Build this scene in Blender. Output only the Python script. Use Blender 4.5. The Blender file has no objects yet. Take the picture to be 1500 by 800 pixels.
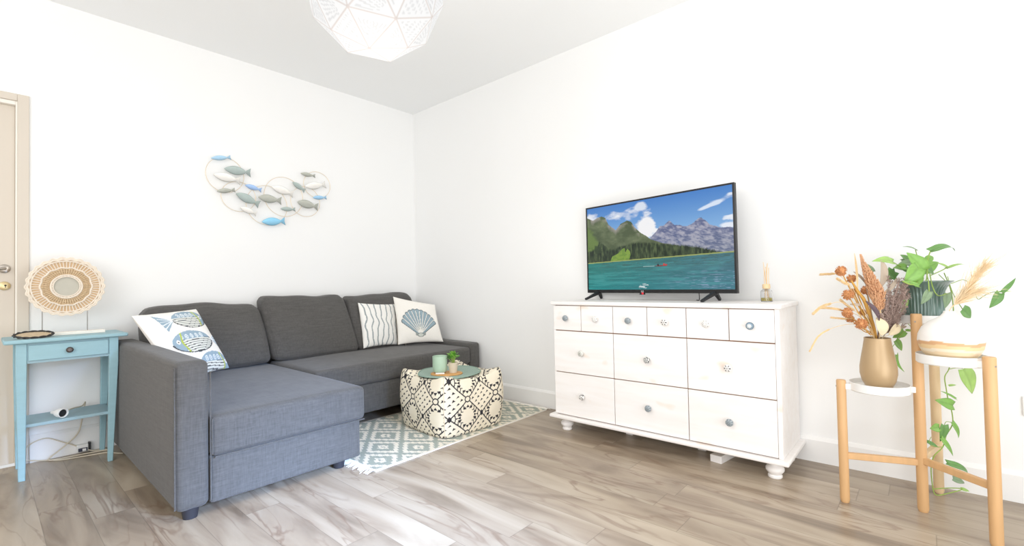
import bpy, bmesh, math, random
import numpy as np
from mathutils import Vector, Matrix
random.seed(7); RNG = np.random.default_rng(7)
SC = bpy.context.scene; COL = SC.collection
pi = math.pi

# ------------------------------------------------------------------ camera
CAM = np.array([-2.84715, -3.78005, 0.95])
YAW, PIT, ROL, FPX = 0.721655820409128, 0.02120334787210113, -0.0201967687509151, 684.8271321223554
_f = np.array([math.cos(PIT)*math.cos(YAW), math.cos(PIT)*math.sin(YAW), math.sin(PIT)])
_r = np.array([math.sin(YAW), -math.cos(YAW), 0.0]); _u = np.cross(_r, _f)
CR = math.cos(ROL)*_r + math.sin(ROL)*_u; CU = -math.sin(ROL)*_r + math.cos(ROL)*_u; CF = _f
cd = bpy.data.cameras.new('camera'); cam = bpy.data.objects.new('camera', cd); COL.objects.link(cam)
cd.sensor_width = 36; cd.lens = FPX/1500*36; cd.clip_start = .02
M = Matrix.Identity(4)
for i in range(3):
    M[i][0] = CR[i]; M[i][1] = CU[i]; M[i][2] = -CF[i]; M[i][3] = CAM[i]
cam.matrix_world = M; SC.camera = cam
def at(x, y, d):
    """world point a depth d into the room on the sight line that was measured"""
    return CAM + (CF + CR*(x-750)/FPX + CU*(400-y)/FPX)*d

# ------------------------------------------------------------------ materials
def srgb(c):
    return tuple(((v/255)/12.92 if v/255 <= .04045 else (((v/255)+.055)/1.055)**2.4) for v in c)
def mat(name, rgb, rough=.6, metal=0, var=.04, vscale=30, bump=0, bscale=200, emis=0, trans=0, ior=1.45, spec=.5, stretch=None, attr=None, alpha=1, sub=0, coat=0, bk=1):
    m = bpy.data.materials.new(name); m.use_nodes = True
    nt = m.node_tree; N = nt.nodes; L = nt.links; b = N['Principled BSDF']
    b.inputs['Roughness'].default_value = rough; b.inputs['Metallic'].default_value = metal
    b.inputs['Specular IOR Level'].default_value = spec; b.inputs['IOR'].default_value = ior
    b.inputs['Transmission Weight'].default_value = trans; b.inputs['Coat Weight'].default_value = coat
    tc = N.new('ShaderNodeTexCoord'); mp = N.new('ShaderNodeMapping'); L.new(tc.outputs['Object'], mp.inputs[0])
    if stretch: mp.inputs['Scale'].default_value = stretch
    no = N.new('ShaderNodeTexNoise'); no.inputs['Scale'].default_value = vscale; no.inputs['Detail'].default_value = 4
    L.new(mp.outputs[0], no.inputs['Vector'])
    c = srgb(rgb)
    mx = N.new('ShaderNodeMix'); mx.data_type = 'RGBA'; L.new(no.outputs['Fac'], mx.inputs[0])
    if attr:
        at_ = N.new('ShaderNodeAttribute'); at_.attribute_name = attr
        mr = N.new('ShaderNodeMapRange'); mr.inputs[3].default_value = 1-var*2; mr.inputs[4].default_value = 1+var
        L.new(no.outputs['Fac'], mr.inputs[0])
        vm = N.new('ShaderNodeVectorMath'); vm.operation = 'SCALE'
        L.new(at_.outputs['Color'], vm.inputs[0]); L.new(mr.outputs[0], vm.inputs['Scale'])
        col = vm.outputs[0]
    else:
        mx.inputs[6].default_value = (*[max(0, v*(1-var*2)) for v in c], 1)
        mx.inputs[7].default_value = (*[min(1, v*(1+var*2)) for v in c], 1)
        col = mx.outputs[2]
    if bk != 1:
        sk = N.new('ShaderNodeVectorMath'); sk.operation = 'SCALE'; sk.inputs['Scale'].default_value = bk
        L.new(col, sk.inputs[0]); L.new(sk.outputs[0], b.inputs['Base Color'])
    else: L.new(col, b.inputs['Base Color'])
    if emis:
        L.new(col, b.inputs['Emission Color']); b.inputs['Emission Strength'].default_value = emis
    if sub: b.inputs['Subsurface Weight'].default_value = sub; b.inputs['Subsurface Radius'].default_value = (.02,.02,.01)
    if bump:
        n2 = N.new('ShaderNodeTexNoise'); n2.inputs['Scale'].default_value = bscale; n2.inputs['Detail'].default_value = 3
        L.new(tc.outputs['Object'], n2.inputs['Vector'])
        bp = N.new('ShaderNodeBump'); bp.inputs['Strength'].default_value = bump; bp.inputs['Distance'].default_value = .002
        L.new(n2.outputs['Fac'], bp.inputs['Height']); L.new(bp.outputs[0], b.inputs['Normal'])
    return m

def linen(name, rgb, contrast=.28):
    """woven melange cloth: fine threads in three axes, lighter and darker slubs"""
    m = bpy.data.materials.new(name); m.use_nodes = True
    nt = m.node_tree; N = nt.nodes; L = nt.links; b = N['Principled BSDF']
    b.inputs['Roughness'].default_value = .9; b.inputs['Specular IOR Level'].default_value = .15
    b.inputs['Sheen Weight'].default_value = .15
    tc = N.new('ShaderNodeTexCoord'); acc = None
    for sc, s in (((14, 14, 260), 1), ((260, 260, 16), 1), ((90, 5, 90), .5), ((5, 90, 90), .5)):
        mp = N.new('ShaderNodeMapping'); mp.inputs['Scale'].default_value = sc; L.new(tc.outputs['Object'], mp.inputs[0])
        no = N.new('ShaderNodeTexNoise'); no.inputs['Scale'].default_value = 1; no.inputs['Detail'].default_value = 2
        L.new(mp.outputs[0], no.inputs['Vector'])
        ml = N.new('ShaderNodeMath'); ml.operation = 'MULTIPLY_ADD'; ml.inputs[1].default_value = s
        L.new(no.outputs['Fac'], ml.inputs[0])
        if acc is None: ml.inputs[2].default_value = 0
        else: L.new(acc, ml.inputs[2])
        acc = ml.outputs[0]
    mr = N.new('ShaderNodeMapRange'); mr.inputs[1].default_value = 1.05; mr.inputs[2].default_value = 1.95
    mr.inputs[3].default_value = 1-contrast; mr.inputs[4].default_value = 1+contrast; L.new(acc, mr.inputs[0])
    vm = N.new('ShaderNodeVectorMath'); vm.operation = 'SCALE'; vm.inputs[0].default_value = srgb(rgb)
    L.new(mr.outputs[0], vm.inputs['Scale']); L.new(vm.outputs[0], b.inputs['Base Color'])
    bp = N.new('ShaderNodeBump'); bp.inputs['Strength'].default_value = .25; bp.inputs['Distance'].default_value = .001
    L.new(acc, bp.inputs['Height']); L.new(bp.outputs[0], b.inputs['Normal'])
    return m

def painted_pine(name):
    """white-washed pine, faint knots and grain"""
    m = bpy.data.materials.new(name); m.use_nodes = True
    nt = m.node_tree; N = nt.nodes; L = nt.links; b = N['Principled BSDF']; b.inputs['Roughness'].default_value = .5
    tc = N.new('ShaderNodeTexCoord'); mp = N.new('ShaderNodeMapping'); mp.inputs['Scale'].default_value = (20, 1.6, 14)
    L.new(tc.outputs['Object'], mp.inputs[0])
    no = N.new('ShaderNodeTexNoise'); no.inputs['Scale'].default_value = 1.6; no.inputs['Detail'].default_value = 6; no.inputs['Distortion'].default_value = .6
    L.new(mp.outputs[0], no.inputs['Vector'])
    cr = N.new('ShaderNodeValToRGB'); cr.color_ramp.elements[0].position = .3; cr.color_ramp.elements[1].position = .62
    cr.color_ramp.elements[0].color = (*srgb((240, 235, 231)), 1); cr.color_ramp.elements[1].color = (*srgb((245, 242, 240)), 1)
    L.new(no.outputs['Fac'], cr.inputs[0])
    mp2 = N.new('ShaderNodeMapping'); mp2.inputs['Scale'].default_value = (3, 5, 9); L.new(tc.outputs['Object'], mp2.inputs[0])
    n2 = N.new('ShaderNodeTexNoise'); n2.inputs['Scale'].default_value = 1.3; n2.inputs['Detail'].default_value = 1
    L.new(mp2.outputs[0], n2.inputs['Vector'])
    mr = N.new('ShaderNodeMapRange'); mr.inputs[1].default_value = .69; mr.inputs[2].default_value = .78; mr.inputs[4].default_value = .55
    L.new(n2.outputs['Fac'], mr.inputs[0])
    mx = N.new('ShaderNodeMix'); mx.data_type = 'RGBA'; L.new(mr.outputs[0], mx.inputs[0]); L.new(cr.outputs[0], mx.inputs[6])
    mx.inputs[7].default_value = (*srgb((232, 208, 185)), 1); L.new(mx.outputs[2], b.inputs['Base Color'])
    return m

def plank_floor(name):
    m = bpy.data.materials.new(name); m.use_nodes = True
    nt = m.node_tree; N = nt.nodes; L = nt.links; b = N['Principled BSDF']
    def math_(op, a, c=None, d=None):
        n = N.new('ShaderNodeMath'); n.operation = op
        for i, v in enumerate((a, c, d)):
            if v is None: continue
            if isinstance(v, (int, float)): n.inputs[i].default_value = v
            else: L.new(v, n.inputs[i])
        return n.outputs[0]
    g = N.new('ShaderNodeNewGeometry'); sp = N.new('ShaderNodeSeparateXYZ'); L.new(g.outputs['Position'], sp.inputs[0])
    X, Y = sp.outputs[0], sp.outputs[1]
    W, LEN = .1425, 1.15
    u = math_('DIVIDE', math_('ADD', X, .117), W); row = math_('FLOOR', u); fu = math_('FRACT', u)
    wn = N.new('ShaderNodeTexWhiteNoise'); wn.noise_dimensions = '1D'; L.new(row, wn.inputs['W'])
    v = math_('DIVIDE', math_('ADD', Y, math_('MULTIPLY', wn.outputs['Value'], LEN)), LEN); cell = math_('FLOOR', v); fv = math_('FRACT', v)
    cb = N.new('ShaderNodeCombineXYZ'); L.new(row, cb.inputs[0]); L.new(cell, cb.inputs[1])
    w2 = N.new('ShaderNodeTexWhiteNoise'); w2.noise_dimensions = '3D'; L.new(cb.outputs[0], w2.inputs['Vector'])
    # per-plank coordinates
    c2 = N.new('ShaderNodeCombineXYZ')
    L.new(math_('ADD', math_('MULTIPLY', X, 6.0), math_('MULTIPLY', w2.outputs['Value'], 37)), c2.inputs[0])
    L.new(math_('ADD', math_('MULTIPLY', Y, 1.1), math_('MULTIPLY', w2.outputs['Value'], 91)), c2.inputs[1])
    L.new(w2.outputs['Value'], c2.inputs[2])
    n1 = N.new('ShaderNodeTexNoise'); n1.inputs['Scale'].default_value = 1.0; n1.inputs['Detail'].default_value = 5; n1.inputs['Distortion'].default_value = 1.2
    L.new(c2.outputs[0], n1.inputs['Vector'])
    n2 = N.new('ShaderNodeTexNoise'); n2.inputs['Scale'].default_value = 1.7; n2.inputs['Detail'].default_value = 3; n2.inputs['Distortion'].default_value = .8
    L.new(c2.outputs[0], n2.inputs['Vector'])
    base = N.new('ShaderNodeValToRGB'); e = base.color_ramp.elements
    e[0].position = .30; e[0].color = (*srgb((126, 110, 93)), 1); e[1].position = .70; e[1].color = (*srgb((187, 173, 153)), 1)
    e.new(.47).color = (*srgb((164, 147, 127)), 1)
    L.new(n1.outputs['Fac'], base.inputs[0])
    # dark veins where n2 crosses a band
    vein = math_('ABSOLUTE', math_('SUBTRACT', n2.outputs['Fac'], .52))
    vr = N.new('ShaderNodeMapRange'); vr.inputs[1].default_value = 0; vr.inputs[2].default_value = .035; vr.inputs[3].default_value = .65; vr.inputs[4].default_value = 0
    L.new(vein, vr.inputs[0])
    n3 = N.new('ShaderNodeTexNoise'); n3.inputs['Scale'].default_value = .8; L.new(c2.outputs[0], n3.inputs['Vector'])
    m3 = N.new('ShaderNodeMapRange'); m3.inputs[1].default_value = .42; m3.inputs[2].default_value = .62; L.new(n3.outputs['Fac'], m3.inputs[0])
    mx = N.new('ShaderNodeMix'); mx.data_type = 'RGBA'; L.new(math_('MULTIPLY', vr.outputs[0], m3.outputs[0]), mx.inputs[0])
    L.new(base.outputs[0], mx.inputs[6]); mx.inputs[7].default_value = (*srgb((120, 94, 76)), 1)
    # per-plank tone
    tone = N.new('ShaderNodeMapRange'); tone.inputs[3].default_value = .88; tone.inputs[4].default_value = 1.03; L.new(w2.outputs['Value'], tone.inputs[0])
    # seams
    su = math_('LESS_THAN', math_('MINIMUM', fu, math_('SUBTRACT', 1, fu)), .010)
    sv = math_('LESS_THAN', math_('MINIMUM', fv, math_('SUBTRACT', 1, fv)), .0016)
    seam = math_('MULTIPLY_ADD', math_('MAXIMUM', su, sv), -.28, 1)
    vm = N.new('ShaderNodeVectorMath'); vm.operation = 'SCALE'; L.new(mx.outputs[2], vm.inputs[0]); L.new(math_('MULTIPLY', tone.outputs[0], seam), vm.inputs['Scale'])
    L.new(vm.outputs[0], b.inputs['Base Color'])
    rr = N.new('ShaderNodeMapRange'); rr.inputs[3].default_value = .26; rr.inputs[4].default_value = .40; L.new(n1.outputs['Fac'], rr.inputs[0]); L.new(rr.outputs[0], b.inputs['Roughness'])
    return m

MT = dict(
    wall=mat('white_wall_paint', (243, 243, 242), .85, var=.004, vscale=2, bump=.05, bscale=120),
    ceil=mat('white_ceiling_paint', (246, 247, 247), .9, var=.004, vscale=2),
    base=mat('skirting_paint', (240, 239, 237), .5, var=.005),
    floor=plank_floor('acacia_plank'),
    door=mat('cream_door_paint', (212, 202, 188), .5, var=.01, vscale=3),
    jamb=mat('white_jamb_paint', (238, 233, 224), .5, var=.01, vscale=3),
    sofa=linen('grey_linen_cloth', (85, 83, 81), .25),
    foot=mat('dark_plastic', (44, 44, 50), .5),
    undershade=mat('black_under_shade', (14, 13, 14), .9),
    pine=painted_pine('whitewashed_pine'),
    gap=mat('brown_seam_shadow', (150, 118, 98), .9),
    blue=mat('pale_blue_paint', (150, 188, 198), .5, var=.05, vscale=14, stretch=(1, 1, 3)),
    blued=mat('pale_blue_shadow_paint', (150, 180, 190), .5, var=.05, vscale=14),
    knobdark=mat('aged_brass', (96, 88, 84), .4, metal=.7),
    steel=mat('brushed_steel', (178, 170, 160), .3, metal=.9),
    blackp=mat('black_gloss_plastic', (20, 20, 22), .3),
    blackm=mat('matt_black_plastic', (34, 34, 37), .5),
    bamboo=mat('bamboo_wood', (212, 168, 118), .5, var=.07, vscale=8, stretch=(6, 6, .6)),
    bamboolight=mat('pale_bamboo_wood', (222, 192, 150), .5, var=.05, vscale=8, stretch=(6, 6, .6)),
    traywhite=mat('white_enamel', (240, 240, 238), .4, var=.004),
    bronze=mat('satin_bronze_glaze', (184, 156, 118), .38, metal=.2, var=.05, vscale=6),
    potgreen=mat('green_ribbed_glaze', (98, 122, 112), .16, var=.06, vscale=8, coat=.4),
    soil=mat('dark_soil', (62, 46, 34), .95, bump=.6, bscale=90),
    leaf=mat('fresh_leaf', (112, 176, 62), .45, var=.18, vscale=14, attr='Col'),
    vine=mat('green_stem', (140, 168, 74), .5),
    mint=mat('mint_glaze', (170, 196, 172), .35, var=.04, vscale=40),
    matgreen=mat('sage_cord', (138, 164, 150), .9, var=.12, vscale=160),
    cork=mat('orange_wood', (204, 152, 92), .6, var=.1, vscale=12, stretch=(1, 5, 1)),
    claypot=mat('beige_clay', (202, 190, 168), .7),
    wicker=mat('whitewashed_wicker', (232, 219, 202), .75, var=.08, vscale=50),
    wickertan=mat('tan_wicker', (208, 182, 146), .8, var=.1, vscale=60),
    mirror=mat('hazy_mirror', (186, 182, 168), .55),
    whitebase=mat('white_plinth_wood', (238, 232, 222), .6, var=.03),
    wire=mat('grey_iron_wire', (150, 146, 142), .5, metal=.5),
    brasswire=mat('pale_brass_wire', (226, 208, 180), .4, metal=.3),
    cable=mat('ivory_cable', (214, 202, 180), .5),
    white=mat('white_plastic', (238, 237, 234), .4, var=.004),
    darkrim=mat('dark_woven_rim', (52, 50, 48), .6, var=.2, vscale=90),
    tan=mat('tan_weave', (196, 176, 146), .8, var=.1, vscale=80),
    orange=mat('dried_orange_flower', (196, 136, 88), .9, var=.25, vscale=120),
    amber=mat('dried_peach_plume', (214, 166, 126), .9, var=.2, vscale=120),
    straw=mat('dried_straw', (226, 196, 148), .85, var=.12, vscale=60),
    ochre=mat('ochre_stem', (200, 150, 70), .7, var=.1),
    brown=mat('dried_mauve_brush', (164, 142, 132), .95, var=.2, vscale=120),
    taupe=mat('dried_taupe_leaf', (176, 160, 142), .8, var=.15, vscale=20, stretch=(1, 1, .2)),
    purple=mat('dried_dark_leaf', (92, 74, 80), .7, var=.2),
    cream=mat('pale_dried_leaf', (222, 206, 172), .8, var=.1, vscale=20),
    pampas=mat('pampas_fluff', (240, 216, 178), .95, var=.08, vscale=60),
    reed=mat('reed_stick', (236, 205, 160), .7),
    glass=mat('clear_glass', (250, 250, 250), .03, trans=1, var=0, spec=.5),
    oil=mat('yellow_oil', (244, 226, 120), .1, trans=.6, ior=1.33),
    fringe=mat('cotton_fringe', (240, 236, 228), .9),
    attrcloth=mat('printed_cloth', (255, 255, 255), .9, var=.03, vscale=300, bump=.3, bscale=500, attr='Col', spec=.2),
    attrrug=mat('flat_woven_wool', (255, 255, 255), .95, var=.1, vscale=150, bump=.6, bscale=350, attr='Col', spec=.1),
    attrglaze=mat('painted_ceramic', (255, 255, 255), .25, var=.02, attr='Col'),
    attrfish=mat('painted_tin', (255, 255, 255), .5, var=.06, vscale=40, attr='Col'),
    attrscreen=mat('screen_picture', (255, 255, 255), .18, var=0, attr='Col', emis=.85, spec=.3, bk=.06),
    attrvase=mat('sand_glaze', (255, 255, 255), .5, var=.02, attr='Col'),
    attrshade=mat('cut_paper_shade', (255, 255, 255), .8, var=0, attr='Col', emis=.62, bk=.12),
    red=mat('red_badge', (200, 40, 52), .4, emis=.2),
    silver=mat('silver_lettering', (205, 205, 208), .3, metal=.3),
)

# ------------------------------------------------------------------ mesh helpers
class MB:
    def __init__(s): s.v = []; s.f = []
    def add(s, vs, fs):
        k = len(s.v); s.v += [tuple(map(float, p)) for p in vs]; s.f += [tuple(i+k for i in f) for f in fs]; return s
    def box(s, x0, x1, y0, y1, z0, z1, M=None):
        vs = [Vector((x, y, z)) for x in (x0, x1) for y in (y0, y1) for z in (z0, z1)]
        if M is not None: vs = [M @ p for p in vs]
        return s.add(vs, [(0, 1, 3, 2), (4, 6, 7, 5), (0, 4, 5, 1), (2, 3, 7, 6), (0, 2, 6, 4), (1, 5, 7, 3)])
    def tube(s, pts, r, n=10, cap=True):
        pts = [np.array(p, float) for p in pts]; m = len(pts)
        rs = r if isinstance(r, (list, tuple, np.ndarray)) else [r]*m
        t0 = pts[1]-pts[0]; a = np.cross(t0, [0, 0, 1.]);
        if np.linalg.norm(a) < 1e-6*np.linalg.norm(t0)+1e-12: a = np.array([1., 0, 0])
        a /= np.linalg.norm(a); vs = []
        for i, p in enumerate(pts):
            t = pts[min(i+1, m-1)]-pts[max(i-1, 0)]; t = t/(np.linalg.norm(t)+1e-12)
            a = a-t*(a@t); a /= np.linalg.norm(a)+1e-12; b = np.cross(t, a)
            for k in range(n):
                w = 2*pi*k/n; vs.append(p+rs[i]*(math.cos(w)*a+math.sin(w)*b))
        fs = [(i*n+k, i*n+(k+1) % n, (i+1)*n+(k+1) % n, (i+1)*n+k) for i in range(m-1) for k in range(n)]
        if cap: fs += [tuple(range(n-1, -1, -1)), tuple((m-1)*n+k for k in range(n))]
        return s.add(vs, fs)
    def lathe(s, prof, c=(0, 0, 0), n=32, M=None, close=False):
        vs = []; m = len(prof)
        for r, z in prof:
            for k in range(n):
                w = 2*pi*k/n; p = Vector((r*math.cos(w), r*math.sin(w), z))
                if M is not None: p = M @ p
                vs.append((p.x+c[0], p.y+c[1], p.z+c[2]))
        fs = [(i*n+k, i*n+(k+1) % n, (i+1)*n+(k+1) % n, (i+1)*n+k) for i in range(m-1) for k in range(n)]
        if prof[0][0] > 1e-6: fs.append(tuple(range(n-1, -1, -1)))
        if prof[-1][0] > 1e-6 and not close: fs.append(tuple((m-1)*n+k for k in range(n)))
        return s.add(vs, fs)
    def ball(s, c, r, n=8, squash=1):
        prof = [(r*math.sin(pi*i/n), -r*squash*math.cos(pi*i/n)) for i in range(n+1)]
        prof[0] = (1e-5, prof[0][1]); prof[-1] = (1e-5, prof[-1][1])
        return s.lathe(prof, c, n=max(8, n))
    def quad(s, a, b, c, d): return s.add([a, b, c, d], [(0, 1, 2, 3)])
    def build(s, name, m, parent=None, smooth=False, bevel=0, seg=2, col=None, angle=35):
        me = bpy.data.meshes.new(name); me.from_pydata(s.v, [], s.f); me.validate(); me.update()
        o = bpy.data.objects.new(name, me); COL.objects.link(o); me.materials.append(m)
        if col is not None: setcol(me, col)
        if parent is not None: put(o, parent)
        if smooth:
            for p in me.polygons: p.use_smooth = True
            if angle < 180: me.set_sharp_from_angle(angle=math.radians(angle))
        if bevel:
            md = o.modifiers.new('bevel', 'BEVEL'); md.width = bevel; md.segments = seg; md.limit_method = 'ANGLE'; md.harden_normals = False
            for p in me.polygons: p.use_smooth = True
            me.set_sharp_from_angle(angle=math.radians(30))
            md.use_clamp_overlap = True
        return o
def put(o, parent):
    o.parent = parent
    # parts are written in world coordinates; the thing's Empty sits at its base
    if abs(parent.location.length) > 0 or parent.rotation_euler.z:
        o.matrix_parent_inverse = world_of(parent).inverted()
def world_of(o):
    L_ = Matrix.Translation(o.location) @ o.rotation_euler.to_matrix().to_4x4()
    return (world_of(o.parent) @ o.matrix_parent_inverse @ L_) if o.parent else L_
def setcol(me, col):
    a = me.color_attributes.new('Col', 'FLOAT_COLOR', 'POINT')
    c = np.ones((len(me.vertices), 4), dtype=np.float32); c[:, :3] = col
    a.data.foreach_set('color', c.ravel())
def lin(c):
    c = np.asarray(c, float)/255.; return np.where(c <= .04045, c/12.92, ((c+.055)/1.055)**2.4)
def tag(o, label=None, cat=None, group=None, kind=None):
    if label: o['label'] = label
    if cat: o['category'] = cat
    if group: o['group'] = group
    if kind: o['kind'] = kind
    return o
def thing(name, loc, label, cat, group=None):
    o = bpy.data.objects.new(name, None); o.location = loc; COL.objects.link(o); o.empty_display_size = .05
    return tag(o, label, cat, group)
def struct(o): o['kind'] = 'structure'; return o
def boxo(name, x0, x1, y0, y1, z0, z1, m, parent=None, bevel=0, M=None):
    return MB().box(x0, x1, y0, y1, z0, z1, M).build(name, m, parent, bevel=bevel)

def softbox(name, c, half, r, bulge, m, parent=None, n=18, M=None, taper=None, fn=None, col=None):
    """padded box: rounded edges, faces that swell"""
    s = np.sin(np.linspace(-1, 1, n+1)*pi/2*.93)/math.sin(pi/2*.93)
    mb = MB(); half = np.array(half, float)
    for ax in range(3):
        for sg in (-1, 1):
            A, B = [(1, 2), (2, 0), (0, 1)][ax]
            U, V = np.meshgrid(s, s, indexing='ij'); P = np.zeros((n+1, n+1, 3)); P[..., ax] = sg; P[..., A] = U; P[..., B] = V
            P = P.reshape(-1, 3)
            p = P*half; inner = np.clip(p, -(half-r), half-r); d = p-inner; L_ = np.linalg.norm(d, axis=1, keepdims=True)+1e-12
            q = inner+d/L_*r
            for k in range(3):
                a_, b_ = [(1, 2), (2, 0), (0, 1)][k]
                q[:, k] += bulge[k]*P[:, k]*(1-P[:, a_]**2)*(1-P[:, b_]**2)
            if fn: q = fn(q, P)
            vs = [Vector(x) for x in q]
            if M is not None: vs = [M @ x for x in vs]
            vs = [(x[0]+c[0], x[1]+c[1], x[2]+c[2]) for x in vs]
            fs = []
            for i in range(n):
                for j in range(n):
                    a = i*(n+1)+j; f = (a, a+n+1, a+n+2, a+1)
                    fs.append(f if sg > 0 else f[::-1])
            mb.add(vs, fs)
    o = mb.build(name, m, parent, smooth=True, angle=180)
    bm = bmesh.new(); bm.from_mesh(o.data); bmesh.ops.remove_doubles(bm, verts=bm.verts, dist=1e-5); bm.to_mesh(o.data); bm.free()
    return o

class Canvas:
    """colours laid over a (0..1, 0..1) sheet as a field of vertices"""
    def __init__(s, w, h, bg, aspect=1.0):
        s.w, s.h = w, h; s.a = np.zeros((h, w, 3)); s.a[:] = bg
        s.X, s.Y = np.meshgrid(np.linspace(0, 1, w), np.linspace(0, 1, h)); s.asp = aspect
    def put(s, m, c, al=1.0):
        m = m*al if m.dtype != bool else m.astype(float)*al
        s.a = s.a*(1-m[..., None])+np.array(c, float)*m[..., None]
    def poly(s, pts, c, al=1.0): s.put(s.inside(pts), c, al)
    def inside(s, pts):
        r = np.zeros(s.X.shape, bool); n = len(pts)
        for i in range(n):
            x0, y0 = pts[i]; x1, y1 = pts[(i+1) % n]
            if y0 == y1: continue
            k = ((y0 > s.Y) != (y1 > s.Y)) & (s.X < (x1-x0)*(s.Y-y0)/(y1-y0)+x0); r ^= k
        return r
    def line(s, pts, w, c, al=1.0):
        d = np.full(s.X.shape, 9.)
        for (x0, y0), (x1, y1) in zip(pts[:-1], pts[1:]):
            ax, ay = (x1-x0)*s.asp, y1-y0; l2 = ax*ax+ay*ay+1e-12
            t = np.clip((((s.X-x0)*s.asp)*ax+(s.Y-y0)*ay)/l2, 0, 1)
            d = np.minimum(d, np.hypot((s.X-x0)*s.asp-t*ax, s.Y-y0-t*ay))
        s.put(d < w, c, al)
    def ell(s, cx, cy, rx, ry, c, ang=0, al=1.0, ring=None):
        dx, dy = s.X-cx, s.Y-cy; ca, sa = math.cos(ang), math.sin(ang)
        q = np.hypot((dx*ca+dy*sa)/rx, (-dx*sa+dy*ca)/ry)
        s.put((q < 1) if ring is None else (abs(q-1) < ring), c, al); return q
    def sample(s, u, v):
        i = np.clip((v*(s.h-1)).round().astype(int), 0, s.h-1); j = np.clip((u*(s.w-1)).round().astype(int), 0, s.w-1)
        return s.a[i, j]
def noise2(X, Y, seed=0, octs=5):
    r = np.random.default_rng(seed); out = np.zeros(X.shape); amp = 1; tot = 0
    for o in range(octs):
        G = r.random((64, 64)); x, y = X % 63, Y % 63
        i, j = np.floor(x).astype(int), np.floor(y).astype(int); fx, fy = x-i, y-j; fx = fx*fx*(3-2*fx); fy = fy*fy*(3-2*fy)
        i2, j2 = (i+1) % 64, (j+1) % 64
        out += amp*(G[j, i]*(1-fx)*(1-fy)+G[j, i2]*fx*(1-fy)+G[j2, i]*(1-fx)*fy+G[j2, i2]*fx*fy); tot += amp
        amp *= .5; X = X*2.03+7.1; Y = Y*2.03+3.3
    return out/tot
def gridmesh(P, colr, name, m, parent, flip=False, smooth=True):
    h, w = P.shape[:2]; idx = np.arange(h*w).reshape(h, w)
    F = np.stack([idx[:-1, :-1], idx[:-1, 1:], idx[1:, 1:], idx[1:, :-1]], -1).reshape(-1, 4)
    if flip: F = F[:, ::-1]
    me = bpy.data.meshes.new(name); me.from_pydata(P.reshape(-1, 3).tolist(), [], F.tolist()); me.update()
    o = bpy.data.objects.new(name, me); COL.objects.link(o); me.materials.append(m); setcol(me, colr.reshape(-1, 3))
    if smooth:
        for p in me.polygons: p.use_smooth = True
    if parent is not None: put(o, parent)
    return o

# ================================================================== THE ROOM
H = 2.65; XL = -5.0; YB = -5.6
struct(boxo('floor', XL, .0, YB, .0, -.05, 0, MT['floor']))
struct(boxo('ceiling', XL, .1, YB, .1, H, H+.08, MT['ceil']))
w = MB().box(-2.70, .12, 0, .12, -.05, H).box(XL, -2.70, 0, .12, 2.03, H).box(XL, -3.58, 0, .12, -.05, 2.03); struct(w.build('wall_back', MT['wall']))
struct(boxo('wall_right', 0, .12, YB, .0, -.05, H, MT['wall']))
def skirting(name, axis, a, b, h, t=.014):
    mb = MB()
    if axis == 'y': prof = [(0, 0), (-t, 0), (-t, h-.018), (-t*.35, h-.004), (0, h)]; vs = [(x, yy, z) for yy in (a, b) for x, z in prof]
    else: prof = [(0, 0), (-t, 0), (-t, h-.018), (-t*.35, h-.004), (0, h)]; vs = [(xx, x, z) for xx in (a, b) for x, z in prof]
    n = 5; fs = [(i, (i+1) % n, n+(i+1) % n, n+i) for i in range(n)]+[tuple(range(n))[::-1], tuple(range(n, 2*n))]
    return struct(mb.add(vs, fs).build(name, MT['base']))
skirting('baseboard_right', 'y', YB, 0, .128)
skirting('baseboard_back', 'x', -2.665, 0, .152)
# door in the back wall, left
tr = MB()
tr.box(-2.715, -2.668, -.012, .0, 0, 2.062).box(XL, -2.715, -.012, .0, 2.022, 2.062)
struct(tr.build('trim_1', MT['door'], bevel=.003))
jm = MB().box(-2.722, -2.70, -.004, .075, 0, 2.022).box(-3.56, -2.722, -.004, .075, 2.0, 2.022)
struct(jm.build('trim_2', MT['jamb'], bevel=.002))
dr = struct(MB().box(-3.55, -2.722, .028, .068, .008, 2.0).build('door_1', MT['door'], bevel=.003))
pn = MB()
for z0, z1 in ((.18, .86), (1.18, 1.86)):
    pn.box(-3.42, -2.86, .020, .030, z0, z1)
pn.build('door_panel', MT['door'], dr, bevel=.006)
hd = MB()
RX = Matrix.Rotation(pi/2, 4, 'X')
hd.lathe([(.0001, 0), (.024, 0), (.024, .006), (.016, .010), (.0001, .010)], (-2.762, .027, 1.085), 24, RX)
hd.tube([(-2.762, .02, 1.085), (-2.762, -.02, 1.085), (-2.785, -.028, 1.083), (-2.88, -.028, 1.081)], .009)
hd.build('door_handle', MT['steel'], dr, smooth=True)
kh = MB().lathe([(.0001, 0), (.024, 0), (.024, .006), (.018, .009), (.0001, .009)], (-2.762, .027, .99), 24, RX)
kh.build('keyhole_plate', mat('brass_plate', (206, 186, 140), .3, metal=.6), dr, smooth=True)
MB().lathe([(.0001, 0), (.005, 0), (.0001, .0015)], (-2.758, .0175, .992), 12, RX).box(-2.7595, -2.7565, .0160, .018, .979, .990).build('keyhole', MT['blackm'], dr)
# wall socket, far right
ws = thing('wall_socket', (-.0, -4.11, .40), 'white square power socket low on the wall behind the bamboo plant stand', 'socket')
boxo('face_plate', -.009, 0, -4.15, -4.07, .36, .44, MT['white'], ws, .003)
MB().lathe([(.0001, 0), (.021, 0), (.021, .003), (.0001, .003)], (-.009, -4.11, .40), 24, Matrix.Rotation(-pi/2, 4, 'Y')).build('socket_well', MT['base'], ws)

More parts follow.
